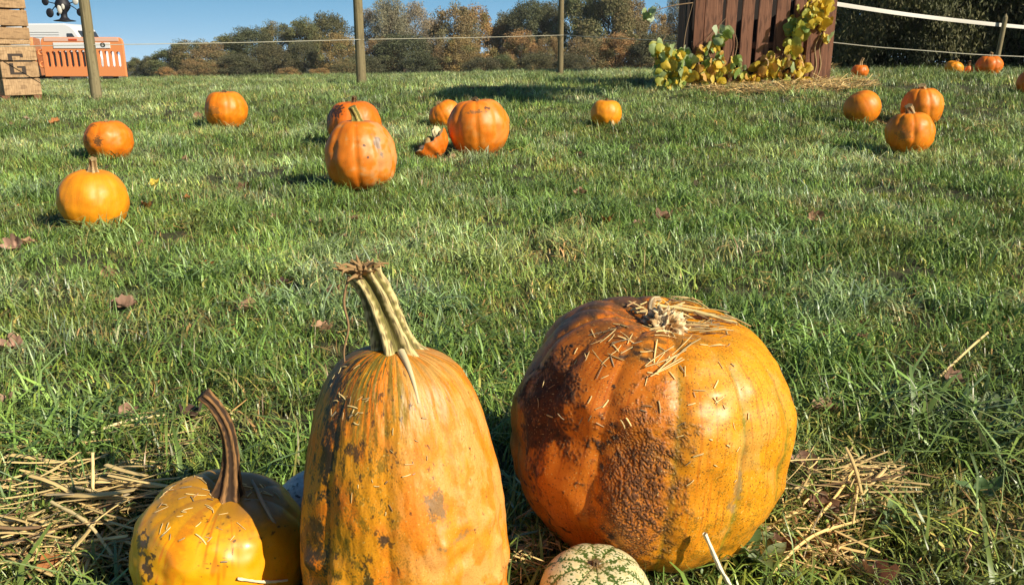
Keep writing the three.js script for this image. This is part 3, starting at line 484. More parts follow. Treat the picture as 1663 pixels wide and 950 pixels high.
// ---------------------------------------------------------------- crates on the left
{
  const beta = 0.98, D0 = -at(12, 166).z, near = posAt(9, 166, D0), u = V(Math.cos(beta), 0, -Math.sin(beta)), m = pxm(near), W = 0.415 * D0 / 9.6;
  const base = near.clone().addScaledVector(u, W / 2); base.y = at(30, 167).y;
  const rows = (list) => list.map(([a, b]) => [a, b]);
  const y2h = (py) => posAt(20, py, D0 + 0.1).y - base.y;       // height over the grass of a photo row
  const crate = (name, label, slats, shift, foot, letter, top) => {
    const t = thing(name, label, 'crate', base.clone().addScaledVector(u, shift)); t.rotation.y = beta;
    const DL = 0.62, th = 0.018, r = rng(slats.length * 7 + (foot ? 1 : 0)), lo = Math.min(...slats.map((s) => s[1])), hi = Math.max(...slats.map((s) => s[0]));
    for (const [sx, sz] of [[-1, 0], [1, 0], [-1, 1], [1, 1]]) mesh('corner_post', bevelBox(0.045, hi - lo - 0.01, 0.045).translate(sx * (W / 2 - 0.03), (hi + lo) / 2, sz ? -DL + 0.045 : -0.045), crateWood[1], t);
    for (const [a, b] of slats) {
      const h = a - b;
      mesh('slat', bevelBox(W, h, th).translate(0, (a + b) / 2, -th / 2 + 0.002 * r()), pick(crateWood, r), t);
      mesh('slat', bevelBox(W, h, th).translate(0, (a + b) / 2 + 0.03, -DL + th / 2), pick(crateWood, r), t);
      for (const s of [-1, 1]) mesh('slat', bevelBox(th, h, DL - 0.04).translate(s * (W / 2 - th / 2 - 0.002), (a + b) / 2, -DL / 2), pick(crateWood, r), t);
    }
    mesh('floor_board', bevelBox(W - 0.05, 0.015, DL - 0.06).translate(0, lo + 0.02, -DL / 2), crateWood[2], t);
    if (foot) for (const x of [W / 2 - 0.055, -W / 2 + 0.01]) mesh('foot', bevelBox(0.10, lo + 0.02, DL - 0.02).translate(x, (lo - 0.02) / 2 - 0.001, -DL / 2), brownWood[0], t);
    if (letter) {
      const ink = std(0.055, 0.04, 0.03, 0.9), X = (f) => (f - 0.5) * W, bar = (x0, x1, y0, y1) => new THREE.BoxGeometry(Math.abs(X(x1) - X(x0)), Math.abs(y1 - y0), 0.003).translate((X(x0) + X(x1)) / 2, (y0 + y1) / 2, 0.0025), k = 0.011;
      const a = y2h(87), b = y2h(98.5), c = y2h(102), d = y2h(121);
      mesh('letter', mergeGeometries([bar(0.22, 0.62, a, a - 0.028), bar(0.22, 0.33, a - 0.028, b + 0.004), bar(0.54, 0.62, a - 0.028, a - 0.045), bar(0.22, 0.33, c - 0.004, d), bar(0.33, 0.54, d + 0.026, d), bar(0.54, 0.65, c - 0.04, d), bar(0.42, 0.54, c - 0.04, c - 0.062)]), ink, t);
    }
    return t;
  };
  crate('wooden_crate', 'lower wooden slatted crate stencilled with a dark letter G', rows([[y2h(73), y2h(98)], [y2h(100.5), y2h(126)], [y2h(128.5), y2h(155)]]), 0, true, true);
  crate('wooden_crate', 'upper wooden slatted crate stacked on the crate with the letter', rows([[y2h(-42), y2h(-17)], [y2h(-14), y2h(12)], [y2h(15), y2h(41)], [y2h(44), y2h(63)], [y2h(63.8), y2h(71.5)]]), -0.045, false, false);
  field.push([base.x - 0.4, base.z - 0.2, 0.4]);

  // ornament hung from an arm on the crates
  const OD = D0 + 1.6, c0 = posAt(100, 4, OD), om = pxm(c0), o = thing('hanging_ornament', 'dark hanging ornament of round discs around a pale centre, above the white van', 'ornament', c0);
  const dark = std(0.012, 0.013, 0.018, 0.6), pale = std(0.6, 0.58, 0.5, 0.6), P = (x, y, z = 0) => V((x - 100) * om, (4 - y) * om, z);
  mesh('shade', new THREE.LatheGeometry([[0.1, -34], [3, -34], [16, -33], [17, -32], [8, -30], [5, -26], [5, -20], [11, -12], [12, -6], [8, 2], [3, 8], [0.1, 9]].map(([x, y]) => new THREE.Vector2(x * om, (y + 4) * om)), 20), dark, o);
  for (const [x, y, r, mt] of [[73, 2, 6.5, dark], [78, 20, 7, dark], [127, 19, 6, dark], [122, 2, 5.5, pale], [91, 22, 3, dark]]) mesh('disc', new THREE.SphereGeometry(r * om, 14, 10).scale(0.9, 1.05, 0.35).translate(...P(x, y, 0.01).toArray()), mt, o);
  mesh('pale_centre', mergeGeometries([new THREE.SphereGeometry(4.5 * om, 12, 10).scale(0.9, 1.7, 0.6).translate(...P(99, 15, 10 * om).toArray()), new THREE.SphereGeometry(3.2 * om, 10, 8).scale(0.9, 1.5, 0.6).translate(...P(105, 11, 10 * om).toArray())]), pale, o);
  const arms = []; for (const [x, y] of [[78, 20], [127, 19], [73, 2], [122, 2]]) arms.push(tube([P(100, 6), P((x + 100) / 2, Math.min(y, 6) + 3), P(x, y)], 1.0 * om, 0.7 * om, 10, 5));
  mesh('arm', mergeGeometries(arms), dark, o); mesh('chain', tube([P(100, -4), P(100, -60)], 0.8 * om, 0.8 * om, 2, 5, false), dark, o);
  const hook = base.clone().addScaledVector(u, -0.045); hook.y += y2h(-60);
  const hb = c0.clone(); hb.y += 64 * om;
  const arm = thing('wooden_bracket', 'wooden beam above the crates that carries the hanging ornament', 'beam', hb);
  const span = hook.clone().sub(hb), L = Math.hypot(span.x, span.z) + 0.35; mesh('beam', bevelBox(L, 0.07, 0.06).translate(-L / 2 + 0.04, 0.03, 0), crateWood[1], arm); arm.rotation.y = Math.atan2(span.z, -span.x);
  const ub = y2h(-42), pt = bevelBox(0.06, hb.y + 0.0 - (base.y + ub) + 0.02, 0.06); const pm = mesh('upright', pt, crateWood[0], arm); pm.position.set(-L + 0.3, (-(hb.y - base.y - ub)) / 2, 0);
}

// ---------------------------------------------------------------- barriers and van
{
  const p = posAt(141, 127, 20), m = 20 / F, W = 126 * m, H = 61 * m; p.y = Math.max(ground(p.x, p.z), p.y);
  const orange = std(0.84, 0.30, 0.10, 0.5), white = std(0.82, 0.82, 0.80, 0.4), black = std(0.02, 0.02, 0.02, 0.8);
  const t = thing('safety_barrier', 'orange plastic pedestrian barrier with white reflective strip and upright slots', 'barrier', p, 'orange plastic barriers');
  const s = new THREE.Shape(), c = 0.13; s.moveTo(-W / 2, 0.05); s.lineTo(-W / 2, H - c); s.quadraticCurveTo(-W / 2, H, -W / 2 + c, H); s.lineTo(W / 2 - c, H); s.quadraticCurveTo(W / 2, H, W / 2, H - c); s.lineTo(W / 2, 0.05); s.closePath();
  const n = 13; for (let i = 0; i < n; i++) { const x = -W / 2 + 0.12 + i * (W - 0.24) / (n - 1), a = 0.043, b = H * 0.28, e = H * (0.66 + 0.04 * Math.sin(Math.PI * i / (n - 1))), h = new THREE.Path(); h.moveTo(x - a, b + a); h.lineTo(x - a, e - a); h.absarc(x, e - a, a, Math.PI, 0, true); h.lineTo(x + a, b + a); h.absarc(x, b + a, a, 0, -Math.PI, true); s.holes.push(h); }
  const ext = new THREE.ExtrudeGeometry(s, { depth: 0.05, bevelEnabled: true, bevelSize: 0.012, bevelThickness: 0.012, bevelSegments: 2, curveSegments: 6 }); mesh('body', ext, orange, t);
  mesh('reflective_strip', bevelBox(W * 0.70, H * 0.14, 0.02).translate(0, H * 0.81, 0.068), white, t);
  mesh('faded_rail', bevelBox(W * 0.92, H * 0.09, 0.02).translate(0, H * 0.955, 0.062), std(0.78, 0.5, 0.38, 0.6), t);
  mesh('badge', bevelBox(0.2, 0.045, 0.012).translate(-W * 0.1, H * 0.95, 0.075), std(0.7, 0.1, 0.02, 0.5), t);
  for (const x of [-W * 0.32, W * 0.30]) mesh('foot', bevelBox(0.12, 0.06, 0.55).translate(x, 0.02, 0.02), black, t);
  for (const y of [0.25, 0.55]) mesh('hinge', new THREE.TorusGeometry(0.06, 0.022, 6, 12).translate(-W / 2 - 0.05, y * H + 0.08, 0.025), orange, t);
  const c2 = copy(t, 'second orange barrier standing edge on, next to the crates'); c2.position.set(p.x - W / 2 - 0.17, p.y, p.z + 0.1); c2.rotation.y = -1.15; c2.position.x -= Math.cos(1.15) * W / 2 ; c2.position.z -= Math.sin(1.15) * W / 2;

  // van side on, mostly hidden
  const dv = 36, vm = dv / F, vp = posAt(90, 127, dv), g0 = ground(vp.x, vp.z), van = thing('white_van', 'white van parked behind the orange barrier, only its roof and windscreen showing', 'van', V(vp.x, g0, vp.z));
  const X = (px) => (px - 90) * vm, Y = (py) => posAt(90, py, dv).y - g0;
  const paint = std(0.8, 0.8, 0.78, 0.35), glass = new THREE.MeshPhysicalMaterial({ color: lin(0.05, 0.06, 0.07), roughness: 0.1, metalness: 0.1 }), top = Y(41), hood = Y(88), belt = Y(66);
  const b = new THREE.Shape(); b.moveTo(X(-90), 0.35); b.lineTo(X(-90), top - 0.15); b.quadraticCurveTo(X(-90), top, X(-84), top); b.lineTo(X(112), top + 0.02); b.quadraticCurveTo(X(121), top, X(127), Y(50)); b.lineTo(X(140), Y(74)); b.quadraticCurveTo(X(142), Y(80), X(158), hood); b.quadraticCurveTo(X(168), hood - 0.1, X(168), 0.6); b.lineTo(X(166), 0.35); b.closePath();
  mesh('body', new THREE.ExtrudeGeometry(b, { depth: 1.7, bevelEnabled: true, bevelSize: 0.06, bevelThickness: 0.06, bevelSegments: 3 }).translate(0, 0, -1.8), paint, van);
  const w = new THREE.Shape(); w.moveTo(X(116), Y(54)); w.lineTo(X(124), Y(54)); w.lineTo(X(134), Y(72)); w.lineTo(X(116), Y(72)); w.closePath();
  mesh('side_window', new THREE.ExtrudeGeometry(w, { depth: 0.02, bevelEnabled: false }).translate(0, 0, -0.035), glass, van);
  mesh('windscreen', new THREE.BoxGeometry(0.03, 0.72, 1.5).rotateZ(0.48).translate(X(134.5) + 0.06, Y(62.5), -0.95), glass, van);
  for (let i = 0; i < 3; i++) mesh('side_groove', bevelBox(X(104) - X(20), 0.03, 0.02).translate((X(104) + X(20)) / 2, Y(52 + i * 4), -0.035), std(0.55, 0.55, 0.53, 0.5), van);
  mesh('side_panel', bevelBox(X(152) - X(-88), Y(84) - 0.42, 0.03).translate((X(152) + X(-88)) / 2, (Y(84) + 0.42) / 2, -0.035 + 0.09), black, van);
  for (const x of [X(-40), X(146)]) { const wh = mesh('wheel', new THREE.CylinderGeometry(0.36, 0.36, 0.22, 24).rotateX(Math.PI / 2).translate(x, 0.36, -0.12), black, van); mesh('rim', new THREE.CylinderGeometry(0.2, 0.2, 0.03, 18).rotateX(Math.PI / 2).translate(x, 0.36, 0.0), std(0.4, 0.4, 0.4, 0.4), wh); }
  mesh('headlight', bevelBox(0.16, 0.2, 0.4, 0.05).translate(X(165), 0.8, -0.25), glass, van); mesh('bumper', bevelBox(0.25, 0.25, 1.7, 0.05).translate(X(164), 0.42, -0.95), black, van);
}

// ---------------------------------------------------------------- wooden shelter with a creeper
const shelterMid = posAt(1229, 132, SD); shelterMid.y = ground(shelterMid.x, shelterMid.z);
{
  const t = thing('wooden_shelter', 'dark brown slatted wooden shelter overgrown by yellow creepers, standing in straw', 'shelter', shelterMid), k = SD / F, X = (px) => (px - 1229) * k, r = rng(4);
  const Hh = 1.15, board = (x0, x1, b0 = 0.0, z = 0, th = 0.028, lean = 0, mat) => { const w = X(x1) - X(x0), g = bevelBox(w, Hh - b0, th, 0.005).translate(0, (Hh - b0) / 2 + b0, 0); const o = mesh('slat', g, mat ?? pick(brownWood, r), t); o.position.set((X(x0) + X(x1)) / 2, -0.04, z); o.rotation.z = lean; return o; };
  board(1124.5, 1139.5, 0.0, 0, 0.03, -0.01); board(1141, 1168, 0.0, -0.008, 0.028, -0.005);
  board(1172, 1189.5, 0.0, 0.0, 0.028, -0.012); board(1198, 1216.5, 0, 0.004, 0.028, -0.006); board(1223, 1243, 0, 0, 0.028, -0.01); board(1250, 1270.5, 0.0, 0.003, 0.028, -0.012); board(1279, 1297, 0, -0.002, 0.028, 0.0);
  const pm = mesh('post', bevelBox(X(1324) - X(1302), Hh + 0.1, 0.09).translate((X(1324) + X(1302)) / 2, (Hh + 0.1) / 2 - 0.05, -0.02), brownWood[1], t); mesh('post', bevelBox(X(1343) - X(1324.6), Hh + 0.1, 0.10).translate((X(1343) + X(1324.6)) / 2, (Hh + 0.1) / 2 - 0.05, -0.02), brownWood[0], t);
  const dk = std(0.02, 0.014, 0.011, 0.9);
  mesh('post', bevelBox(0.07, Hh + 0.2, 0.07).translate(X(1119), (Hh + 0.2) / 2 - 0.05, -0.06), dk, t);
  for (const y of [0.42, 1.05]) mesh('rail', bevelBox(X(1340) - X(1118), 0.07, 0.035).translate((X(1340) + X(1118)) / 2, y, -0.045), brownWood[2], t);
  mesh('back_wall', bevelBox(X(1338) - X(1122), Hh, 0.025).translate((X(1338) + X(1122)) / 2, Hh / 2, -0.52), dk, t);
  for (let i = 0; i < 4; i++) mesh('side_slat', bevelBox(0.025, Hh, 0.11).translate(X(1117), Hh / 2, -0.14 - i * 0.115), brownWood[i % 3], t);
  for (let i = 0; i < 4; i++) mesh('side_slat', bevelBox(0.025, Hh, 0.11).translate(X(1341), Hh / 2, -0.14 - i * 0.115), brownWood[i % 3], t);
  for (let i = 0; i < 2; i++) mesh('wheat_twist', tube([V(X(1312), 0.02, 0.05), V(X(1318), 0.2, 0.06), V(X(1314), 0.4, 0.05), V(X(1322), 0.55, 0.04)].map((q) => q.add(V(i * 0.05, 0, 0))), 0.008, 0.003, 16, 5), std(0.42, 0.3, 0.14), t);
  const f = posAt(1351, 24, SD), fs = new THREE.Shape(); fs.moveTo(-0.02, 0.13); fs.lineTo(0.015, 0.13); fs.lineTo(0.045, -0.1); fs.lineTo(-0.04, -0.125); fs.closePath();
  const fl = mesh('paper_flag', new THREE.ExtrudeGeometry(fs, { depth: 0.004, bevelEnabled: false }), std(0.85, 0.86, 0.88, 0.7), scene); fl.position.copy(f); fl.rotation.y = 0.15; tag(fl, 'white paper tag hanging beside the right post of the wooden shelter', 'tag');
}
// leaf with a heart outline, gently folded
function heartLeaf(seed, fold = 0.35) {
  const N = 14, pos = [0, 0, 0.02], idx = []; const out = [];
  for (let i = 0; i < N; i++) { const a = i / N * 2 * Math.PI, s = 1 - 0.35 * Math.sin(a), k = (0.46 + 0.1 * Math.abs(Math.cos(a))) * (1 + 0.07 * n2(i * 1.7, seed)); let x = Math.sin(a) * k, y = Math.cos(a) * k; if (y > 0) y *= 0.78 + 0.3 * Math.abs(x); else y *= 1.25; x *= y < 0 ? 1 + y * 0.55 : 1; out.push([x, y]); }
  for (const [x, y] of out) pos.push(x, y, -fold * Math.abs(x) + 0.18 * n2(x * 2 + seed, y * 2) - 0.15 * y * y);
  for (let i = 0; i < N; i++) idx.push(0, 1 + (i + 1) % N, 1 + i);
  const g = triGeo(pos, null, idx); return g;
}
const heartLeaves = [1, 2, 3, 4].map((s) => heartLeaf(s * 3.3, 0.15 + 0.1 * s));
const leafM = (r, g, b, t = 0.35, rough = 0.6) => new THREE.MeshPhysicalMaterial({ color: lin(r, g, b), roughness: rough, transmission: t, thickness: 0, side: THREE.DoubleSide });
const creeperMats = [leafM(0.72, 0.50, 0.02), leafM(0.62, 0.46, 0.03), leafM(0.45, 0.46, 0.05), leafM(0.22, 0.34, 0.06), leafM(0.33, 0.42, 0.16), leafM(0.62, 0.34, 0.05), leafM(0.42, 0.25, 0.06), leafM(0.42, 0.50, 0.28)];
function creeper(label, clumps, stems, seed) {
  const t = thing('creeper', label, 'climbing plant', shelterMid), r = rng(seed), k = SD / F;
  for (const s of stems) mesh('stem', tube(s.map(([px, py, dz]) => posAt(px, py, SD).sub(shelterMid).add(V(0, 0, dz))), 0.007, 0.003, 16, 5), std(0.26, 0.17, 0.09, 0.9), t);
  for (const [cx, cy, rx, ry, n, mats, smin = 6, smax = 17] of clumps) for (let i = 0; i < n * 2.2; i++) {
    const a = r() * 6.28, q = Math.sqrt(r()), px = cx + rx * q * Math.cos(a), py = cy + ry * q * Math.sin(a), p = posAt(px, py, SD).sub(shelterMid), s = (smin + (smax - smin) * r()) * k;
    const l = mesh('leaf', pick(heartLeaves, r), creeperMats[mats[Math.floor(r() * mats.length)]], t);
    l.position.copy(p); l.position.z = 0.03 + 0.24 * r(); l.scale.setScalar(s); l.rotation.set(-0.9 + 1.6 * r(), -0.9 + 2.2 * r(), (r() - 0.5) * 2.4);
    const gy = ground(l.position.x + shelterMid.x, l.position.z + shelterMid.z) - shelterMid.y; if (l.position.y < gy + 0.03) l.position.y = gy + 0.03;
  }
}
creeper('yellow and green creeper heaped against the left corner of the wooden shelter', [[1090, 112, 32, 30, 52, [0, 0, 0, 1, 1, 2, 2, 3, 4]], [1078, 82, 22, 18, 12, [2, 1, 4, 0]], [1112, 92, 14, 18, 10, [4, 7, 3]], [1150, 92, 22, 22, 20, [2, 3, 0, 5, 4]], [1166, 58, 10, 16, 7, [4, 3, 7, 2]], [1150, 118, 36, 14, 20, [0, 1, 5, 6, 2]], [1130, 142, 18, 9, 6, [7, 4, 2]], [1192, 108, 12, 14, 8, [3, 4, 1]], [1052, 22, 8, 8, 4, [3, 4, 7], 9, 13]],
  [[[1095, 130, 0.1], [1105, 92, 0.12], [1112, 50, 0.08], [1124, 5, 0.06]], [[1120, 115, 0.06], [1140, 85, 0.05], [1160, 50, 0.04], [1178, 30, 0.03]], [[1124, 5, 0.06], [1090, 10, 0.08], [1055, 20, 0.1]], [[1190, 100, 0.05], [1196, 70, 0.04], [1192, 50, 0.03]], [[1070, 130, 0.14], [1062, 95, 0.16], [1072, 68, 0.15], [1080, 55, 0.14]], [[1140, 125, 0.12], [1150, 95, 0.12], [1142, 70, 0.1], [1160, 48, 0.05]], [[1060, 145, 0.2], [1100, 135, 0.2], [1150, 142, 0.2]]], 5);
creeper('yellow creeper climbing across the right post of the wooden shelter', [[1236, 112, 14, 12, 9, [0, 5, 1]], [1262, 112, 26, 15, 18, [0, 1, 5, 2, 4]], [1296, 108, 8, 20, 10, [0, 5, 1]], [1276, 78, 14, 12, 10, [1, 2, 0]], [1290, 44, 16, 14, 12, [2, 1, 3, 2], 10, 18], [1312, 20, 16, 20, 16, [0, 1, 2]], [1332, 22, 12, 26, 20, [0, 0, 1]], [1338, 60, 5, 5, 2, [0, 4]], [1262, 134, 22, 6, 6, [4, 7, 2]], [1220, 128, 26, 8, 10, [0, 5, 6, 2]], [1252, 98, 20, 10, 6, [1, 6]], [1300, 138, 10, 6, 4, [5, 0]]],
  [[[1262, 118, 0.06], [1278, 78, 0.06], [1298, 40, 0.07], [1325, 0, 0.06]], [[1275, 122, 0.05], [1268, 92, 0.05], [1290, 60, 0.04]]], 9);

// ---------------------------------------------------------------- straw
function strawPiece(len, w, r, arr, col, M, flat = 0.2) {
  const n = 4, bend = (r() - 0.5) * (r() < 0.1 ? 0.35 : 0.08) * len, b2 = (r() - 0.5) * 0.07 * len, base = arr.length / 3, v = new THREE.Vector3();
  const tone = 0.55 + 0.65 * r(), gy = r(), c = gy < 0.12 ? [0.38 * tone, 0.30 * tone, 0.18 * tone] : gy < 0.22 ? [0.40 * tone, 0.23 * tone, 0.10 * tone] : [0.86 * tone, 0.62 * tone, 0.25 * tone], idx = [];
  for (let i = 0; i <= n; i++) {
    const t = i / n, x = (t - 0.5) * len, z = bend * 4 * (t - 0.5) * (t - 0.5), y = b2 * Math.sin(t * 3.14), ww = w * (0.8 + 0.4 * r()) * (t < 0.05 || t > 0.95 ? 0.8 : 1);
    for (const [sy, sz] of [[0, -1], [flat, -0.3], [flat, 0.4], [0, 1], [-flat, 0]]) { v.set(x, y + sy * ww, z + sz * ww).applyMatrix4(M); arr.push(v.x, v.y, v.z); const k = 0.85 + 0.3 * r(); col.push(c[0] * k, c[1] * k, c[2] * k); }
  }
  for (let i = 0; i < n; i++) for (let j = 0; j < 5; j++) { const a = base + i * 5 + j, b = base + i * 5 + (j + 1) % 5; idx.push(a, b, a + 5, b, b + 5, a + 5); }
  idx.push(base, base + 2, base + 1, base, base + 3, base + 2, base, base + 4, base + 3); const e = base + n * 5; idx.push(e, e + 1, e + 2, e, e + 2, e + 3, e, e + 3, e + 4);
  return idx;
}
const strawMat = new THREE.MeshStandardMaterial({ vertexColors: true, roughness: 0.5 });
function strawHeap(label, spots, seed) {
  const r = rng(seed), pos = [], col = [], idx = [], M = new THREE.Matrix4(), E = new THREE.Euler();
  for (const [cx, cy, rx, ry, n, lmin, lmax, w, lift, dir = null, spread = 3.2] of spots) for (let i = 0; i < n; i++) {
    const a = r() * 6.28, q = Math.sqrt(r()), p = at(cx + rx * q * Math.cos(a), cy + ry * q * Math.sin(a)), L = lmin + (lmax - lmin) * r() * r();
    E.set((r() - 0.5) * 0.4, (dir ?? 0) + (r() - 0.5) * spread, (r() - 0.5) * 0.5); M.makeRotationFromEuler(E).setPosition(p.x, p.y + lift * (0.25 + 0.75 * r()), p.z);
    idx.push(...strawPiece(L, w * (0.3 + 1.25 * r() * r() + 0.2 * r()), r, pos, col, M));
  }
  return tag(stuff(mesh('loose_straw', triGeo(pos, col, idx), strawMat, scene)), label, 'straw');
}
strawHeap('loose golden straw strewn on the grass around the yellow pumpkin', [[110, 860, 150, 75, 90, 0.05, 0.20, 0.0036, 0.05, 0.35, 1.6], [120, 930, 140, 30, 90, 0.03, 0.13, 0.003, 0.035], [220, 735, 130, 45, 50, 0.06, 0.22, 0.0034, 0.03, 0.3, 0.8], [40, 790, 60, 60, 25, 0.05, 0.16, 0.0022, 0.03, 0.4, 1.4], [180, 840, 60, 40, 34, 0.06, 0.18, 0.0042, 0.06, 0.0, 1.2], [420, 940, 90, 15, 60, 0.03, 0.08, 0.002, 0.03], [120, 870, 170, 80, 420, 0.01, 0.045, 0.0011, 0.03], [110, 860, 110, 60, 14, 0.06, 0.16, 0.0026, 0.06]], 3);
strawHeap('loose straw and dry stalks on the grass right of the huge pumpkin', [[1370, 820, 90, 45, 62, 0.05, 0.18, 0.0026, 0.045, 0.3, 1.8], [1300, 910, 90, 40, 65, 0.04, 0.14, 0.003, 0.03], [1420, 760, 60, 20, 14, 0.04, 0.1, 0.0022, 0.02], [1370, 830, 120, 60, 200, 0.01, 0.04, 0.0011, 0.03], [1360, 820, 80, 40, 10, 0.06, 0.15, 0.0019, 0.05]], 4);
strawHeap('brown straw lying between the tall squash and the huge pumpkin', [[860, 920, 50, 40, 110, 0.03, 0.1, 0.002, 0.03]], 5);
const shelterStraw = strawHeap('golden straw spread around the foot of the wooden shelter', [[1240, 146, 120, 9, 950, 0.1, 0.42, 0.007, 0.06], [1365, 142, 60, 10, 420, 0.1, 0.45, 0.007, 0.07], [1190, 152, 60, 5, 160, 0.1, 0.3, 0.006, 0.03], [1320, 124, 40, 8, 260, 0.1, 0.3, 0.006, 0.16], [1230, 128, 90, 8, 260, 0.1, 0.3, 0.006, 0.12], [1255, 160, 150, 5, 60, 0.1, 0.3, 0.005, 0.03]], 6);
shelterStraw.material = new THREE.MeshStandardMaterial({ vertexColors: true, color: lin(1.25, 1.25, 1.3), roughness: 0.5 });
strawHeap('scattered straw wisps on the right of the lawn', [[1600, 208, 60, 12, 70, 0.06, 0.22, 0.004, 0.035], [1420, 205, 40, 6, 40, 0.06, 0.2, 0.004, 0.03], [1260, 245, 120, 10, 30, 0.06, 0.2, 0.003, 0.03], [1560, 155, 30, 4, 20, 0.08, 0.2, 0.004, 0.03]], 7);

{
  const t = strawHeap('dry brown thatch and clippings strewn through the lawn', [[831, 330, 900, 110, 900, 0.03, 0.11, 0.0022, 0.03], [831, 560, 900, 150, 900, 0.02, 0.08, 0.0013, 0.035], [1450, 800, 260, 150, 140, 0.02, 0.08, 0.0014, 0.03], [831, 220, 900, 50, 500, 0.05, 0.16, 0.0035, 0.03]], 8);
  t.name = 'dry_thatch'; t.material = new THREE.MeshStandardMaterial({ vertexColors: true, color: lin(0.75, 0.62, 0.5), roughness: 0.7 }); t.userData.category = 'thatch';
}
// pieces lying on the gourds: cast from the eye onto the skin
const caster = new THREE.Raycaster();
scene.updateMatrixWorld(true);
function onSkin(target, px, py) { caster.set(camera.position, ray(px, py).normalize()); const h = caster.intersectObject(target, false)[0]; return h && { p: h.point, n: h.face.normal.clone().transformDirection(target.matrixWorld) }; }
function skinStraw(label, target, spots, seed) {
  const r = rng(seed), pos = [], col = [], idx = [], M = new THREE.Matrix4(), x = new THREE.Vector3(), z = new THREE.Vector3();
  for (const [cx, cy, rx, ry, n, lmin, lmax, w, ang = null, spread = 6.3, lift = 1] of spots) for (let i = 0; i < n; i++) {
    const a = r() * 6.28, q = Math.sqrt(r()), h = onSkin(target, cx + rx * q * Math.cos(a), cy + ry * q * Math.sin(a)); if (!h) continue;
    const g = (ang ?? 0) + (r() - 0.5) * spread; x.set(Math.cos(g), Math.sin(g) * 0.6, -Math.sin(g) * 0.8); z.crossVectors(x, h.n).normalize(); x.crossVectors(h.n, z).normalize();
    M.makeBasis(x, h.n, z).setPosition(h.p.addScaledVector(h.n, w * lift)); idx.push(...strawPiece(lmin + (lmax - lmin) * r() * r(), w * (0.6 + 0.8 * r()), r, pos, col, M, 0.5));
  }
  return tag(stuff(mesh('loose_straw', triGeo(pos, col, idx), strawMat, scene)), label, 'straw');
}
const bigBody = big.children[0], yelBody = yellow.children[0], sqBody = squash.children[0];
skinStraw('bits of straw scattered over the top of the huge pumpkin', bigBody, [[1090, 550, 140, 60, 40, 0.01, 0.04, 0.0008], [1150, 525, 50, 20, 22, 0.03, 0.07, 0.0018, -0.35, 0.7, 3], [1080, 500, 60, 14, 26, 0.02, 0.05, 0.0014, -0.1, 2, 3], [1090, 585, 60, 20, 7, 0.04, 0.08, 0.0008, 0.65, 0.5, 2.5], [1110, 530, 50, 22, 30, 0.015, 0.05, 0.0009, 0, 6.3, 4], [1000, 560, 50, 30, 12, 0.012, 0.03, 0.0007], [1040, 640, 130, 60, 14, 0.008, 0.025, 0.0008], [1170, 700, 90, 110, 18, 0.004, 0.018, 0.0008], [930, 640, 60, 80, 14, 0.008, 0.02, 0.0007]], 11);
skinStraw('chaff and straw bits stuck on the yellow pumpkin', yelBody, [[300, 800, 70, 35, 34, 0.006, 0.022, 0.0008], [330, 860, 70, 60, 20, 0.006, 0.02, 0.0007], [420, 800, 35, 20, 14, 0.006, 0.02, 0.0008]], 12);
skinStraw('flecks of straw stuck on the tall squash', sqBody, [[560, 640, 40, 60, 22, 0.004, 0.016, 0.0007], [620, 720, 80, 120, 20, 0.003, 0.012, 0.0006]], 13);
function stalk(name, pts, r0, r1, c, label, cat = 'straw stalk') { const g = mergeVertices(tube(pts, r0 * 0.72, r1 * 0.72, 16, 8)), q = g.attributes.position; for (let i = 0; i < q.count; i++) { const k = 0.0006 * n3(q.getX(i) * 300, q.getY(i) * 300, q.getZ(i) * 300); q.setXYZ(i, q.getX(i) + k, q.getY(i) + k, q.getZ(i) - k); } g.computeVertexNormals(); return tag(mesh(name, g, std(Math.min(0.9, c[0] * 1.2), Math.min(0.8, c[1] * 1.2), c[2] * 1.15, 0.5), scene), label, cat); }
